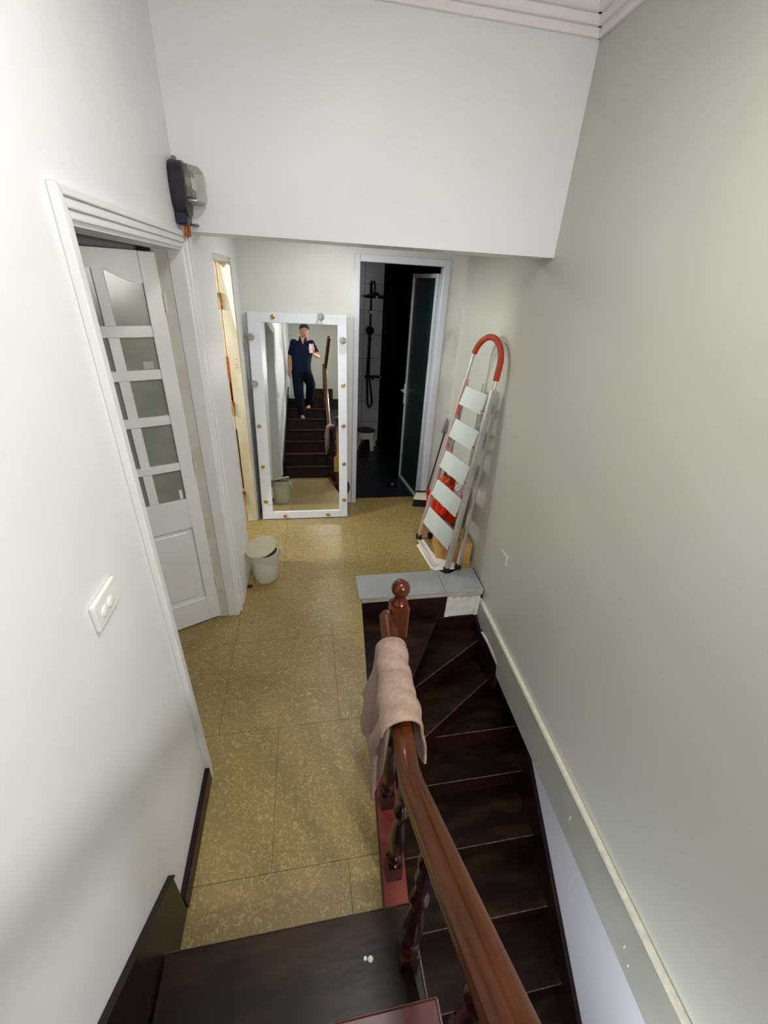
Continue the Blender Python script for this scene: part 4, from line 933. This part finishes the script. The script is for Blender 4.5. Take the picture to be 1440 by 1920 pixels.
# head: skull, jaw, nose, ears
hx, hy, hz = J['head']
bd.ball((hx, hy - 0.012, hz + 0.015), 0.092, 18, 12, (0.92, 1.05, 1.05)); bd.ball((hx + 0.004, hy + 0.012, hz - 0.055), 0.070, 16, 10, (0.95, 0.95, 1.1))
bd.ball((hx + 0.006, hy + 0.088, hz - 0.022), 0.015, 8, 6, (0.8, 0.9, 1.4)); bd.ball((hx + 0.006, hy + 0.07, hz - 0.07), 0.02, 8, 6, (1.3, 0.6, 0.5))
for s in (-1, 1): bd.ball((hx + s * 0.078, hy - 0.008, hz - 0.012), 0.026, 8, 8, (0.4, 0.7, 1.2))
# feet
for a, toe in (('aL', (-0.225, -0.505, 1.022)), ('aR', (-0.145, -0.775, 1.222))):
    ax, ay, az = J[a]; fz = 1.0 if a == 'aL' else 1.2
    limb(bd, [(ax, ay - 0.03, fz + 0.038), ((ax + toe[0]) / 2, (ay + toe[1]) / 2, fz + 0.034), (toe[0], toe[1], fz + 0.020)], [0.036, 0.038, 0.020], 12)
    d = (Vector(toe) - Vector((ax, ay, fz))); d.z = 0; d.normalize(); pr_ = Vector((d.y, -d.x, 0))
    for k in range(5):
        base = Vector((toe[0], toe[1], fz + 0.016)) + pr_ * (k - 2) * 0.016 - d * 0.012
        limb(bd, [base, base + d * (0.034 - 0.004 * abs(k - 1)) - Vector((0, 0, 0.004))], [0.012, 0.010], 8, 2)
# hanging hand
wx, wy, wz = J['wL']
limb(bd, [(wx, wy, wz), (wx - 0.002, wy + 0.012, wz - 0.055), (wx, wy + 0.022, wz - 0.095)], [0.024, 0.03, 0.028], 10)
for k in range(4):
    b_ = Vector((wx + (0.004 if k % 2 else -0.002), wy + 0.045 - 0.021 * k, wz - 0.095)); ln = (0.070, 0.078, 0.074, 0.058)[k]
    limb(bd, [b_, b_ + Vector((0.006, 0.004, -ln * 0.45)), b_ + Vector((0.022, 0.006, -ln * 0.95))], [0.0095, 0.009, 0.008], 8, 3)
limb(bd, [(wx + 0.008, wy + 0.035, wz - 0.03), (wx + 0.022, wy + 0.06, wz - 0.065), (wx + 0.030, wy + 0.066, wz - 0.095)], [0.013, 0.011, 0.009], 8, 3)
# raised hand closed round the phone: palm behind, fingers round one side, thumb round the other
PH = Vector((-0.018, -0.062, 2.205))
wx, wy, wz = J['wR']
limb(bd, [(wx, wy, wz), (-0.008, -0.10, 2.155), (-0.014, -0.098, 2.185)], [0.024, 0.03, 0.03], 10)
for k in range(4):
    z = 2.150 + 0.021 * k
    limb(bd, [(0.006, -0.098, z), (0.030, -0.082, z + 0.004), (0.029, -0.056, z + 0.007), (0.012, -0.049, z + 0.008)], [0.010, 0.0095, 0.009, 0.008], 8, 3)
limb(bd, [(-0.028, -0.10, 2.155), (-0.058, -0.088, 2.180), (-0.066, -0.066, 2.205), (-0.058, -0.054, 2.225)], [0.013, 0.011, 0.010, 0.009], 8, 3)
body = remeshed(bd, 'body', 'skin', pe, 0.006, 3)
# shirt
shm = MB()
for dx in (-0.045, 0.045): limb(shm, [(-0.225 + dx, -0.58, 1.90), (-0.225 + dx, -0.565, 2.02), (-0.195 + dx * 1.3, -0.545, 2.24)], [0.135, 0.132, 0.130], 18)
limb(shm, [(-0.225, -0.58, 1.90), J['belly'], J['chest']], [0.142, 0.138, 0.145], 20)
limb(shm, [J['sL'], J['chest'], J['sR']], [0.066, 0.12, 0.066], 14); limb(shm, [J['chest'], (-0.184, -0.535, 2.405)], [0.11, 0.078], 14)
for a, c_ in (('sL', 'eL'), ('sR', 'eR')):
    e = Vector(J[a]).lerp(Vector(J[c_]), 0.68); limb(shm, [J[a], e], [0.064, 0.058], 14)
shirt = remeshed(shm, 'shirt', 'navy_cloth', pe, 0.009, 4)
cm = MB()
for s in (-1, 1):
    cm.prism([(-0.18 + s * 0.004, -0.415, 2.335), (-0.18 + s * 0.062, -0.47, 2.415), (-0.18 + s * 0.075, -0.52, 2.465), (-0.18 + s * 0.045, -0.455, 2.47), (-0.18 + s * 0.018, -0.43, 2.40)], (0, 0, 0), (0, -0.008, 0.004))
cm.build('collar', 'navy_cloth', shirt)
MB().prism([(-0.222, -0.440, 2.455), (-0.138, -0.440, 2.455), (-0.18, -0.398, 2.32)], (0, 0, 0), (0, 0.004, 0)).build('neckline', 'skin', shirt)
# trousers
tm_ = MB()
limb(tm_, [(-0.225, -0.58, 1.97), J['pelvis']], [0.132, 0.132], 18)
for h, k, a in (('hL', 'kL', 'aL'), ('hR', 'kR', 'aR')):
    e = Vector(J[a]) + Vector((0, 0, 0.015)); limb(tm_, [J[h], J[k], e], [0.112, 0.092, 0.074], 16)
remeshed(tm_, 'trousers', 'trouser_cloth', pe, 0.009, 4)
# hair, eyes, brows, mouth
hm = MB(); hm.ball((hx, hy - 0.020, hz + 0.048), 0.099, 20, 12, (0.95, 1.02, 0.86)); hm.ball((hx + 0.01, hy + 0.036, hz + 0.082), 0.044, 12, 8, (1.5, 0.8, 0.75)); hm.ball((hx, hy - 0.06, hz - 0.01), 0.07, 12, 8, (1.2, 0.7, 1.2))
remeshed(hm, 'hair', 'hair', pe, 0.008, 2)
for s in (-1, 1):
    MB().ball((hx + 0.004 + s * 0.030, hy + 0.073, hz - 0.002), 0.009, 10, 6, (1.2, 0.6, 0.6)).build('eye', 'phone_black', pe, smooth=True)
    MB().box(hx + 0.004 + s * 0.030 - 0.016, hx + 0.004 + s * 0.030 + 0.016, hy + 0.073, hy + 0.079, hz + 0.014, hz + 0.019).build('eyebrow', 'hair', pe)
MB().ball((hx + 0.006, hy + 0.078, hz - 0.068), 0.018, 10, 6, (1.2, 0.35, 0.3)).build('mouth', 'lip', pe, smooth=True)
# phone in the hand
ph = thing('phone', 'pale pink phone held up in the raised hand of the person', 'phone', tuple(PH))
MB().box(PH.x - 0.038, PH.x + 0.038, PH.y - 0.010, PH.y - 0.001, PH.z - 0.076, PH.z + 0.076).build('phone_body', 'phone_case', ph, bevel=0.006, seg=2)
MB().box(PH.x - 0.035, PH.x + 0.035, PH.y - 0.0108, PH.y - 0.010, PH.z - 0.072, PH.z + 0.072).build('screen', 'phone_black', ph)
cmod = MB().box(PH.x + 0.002, PH.x + 0.034, PH.y - 0.001, PH.y + 0.001, PH.z + 0.04, PH.z + 0.072).build('camera_plate', 'phone_case', ph, bevel=0.0006)
for dx, dz in ((0.010, 0.064), (0.026, 0.056), (0.010, 0.048)):
    m_ = MB(); m_.lathe([(0.006, 0), (0.006, 0.002), (0.001, 0.0022)], (PH.x + dx, PH.y + 0.001, PH.z + dz), (0, 1, 0), 12); m_.build('lens', 'phone_black', cmod)
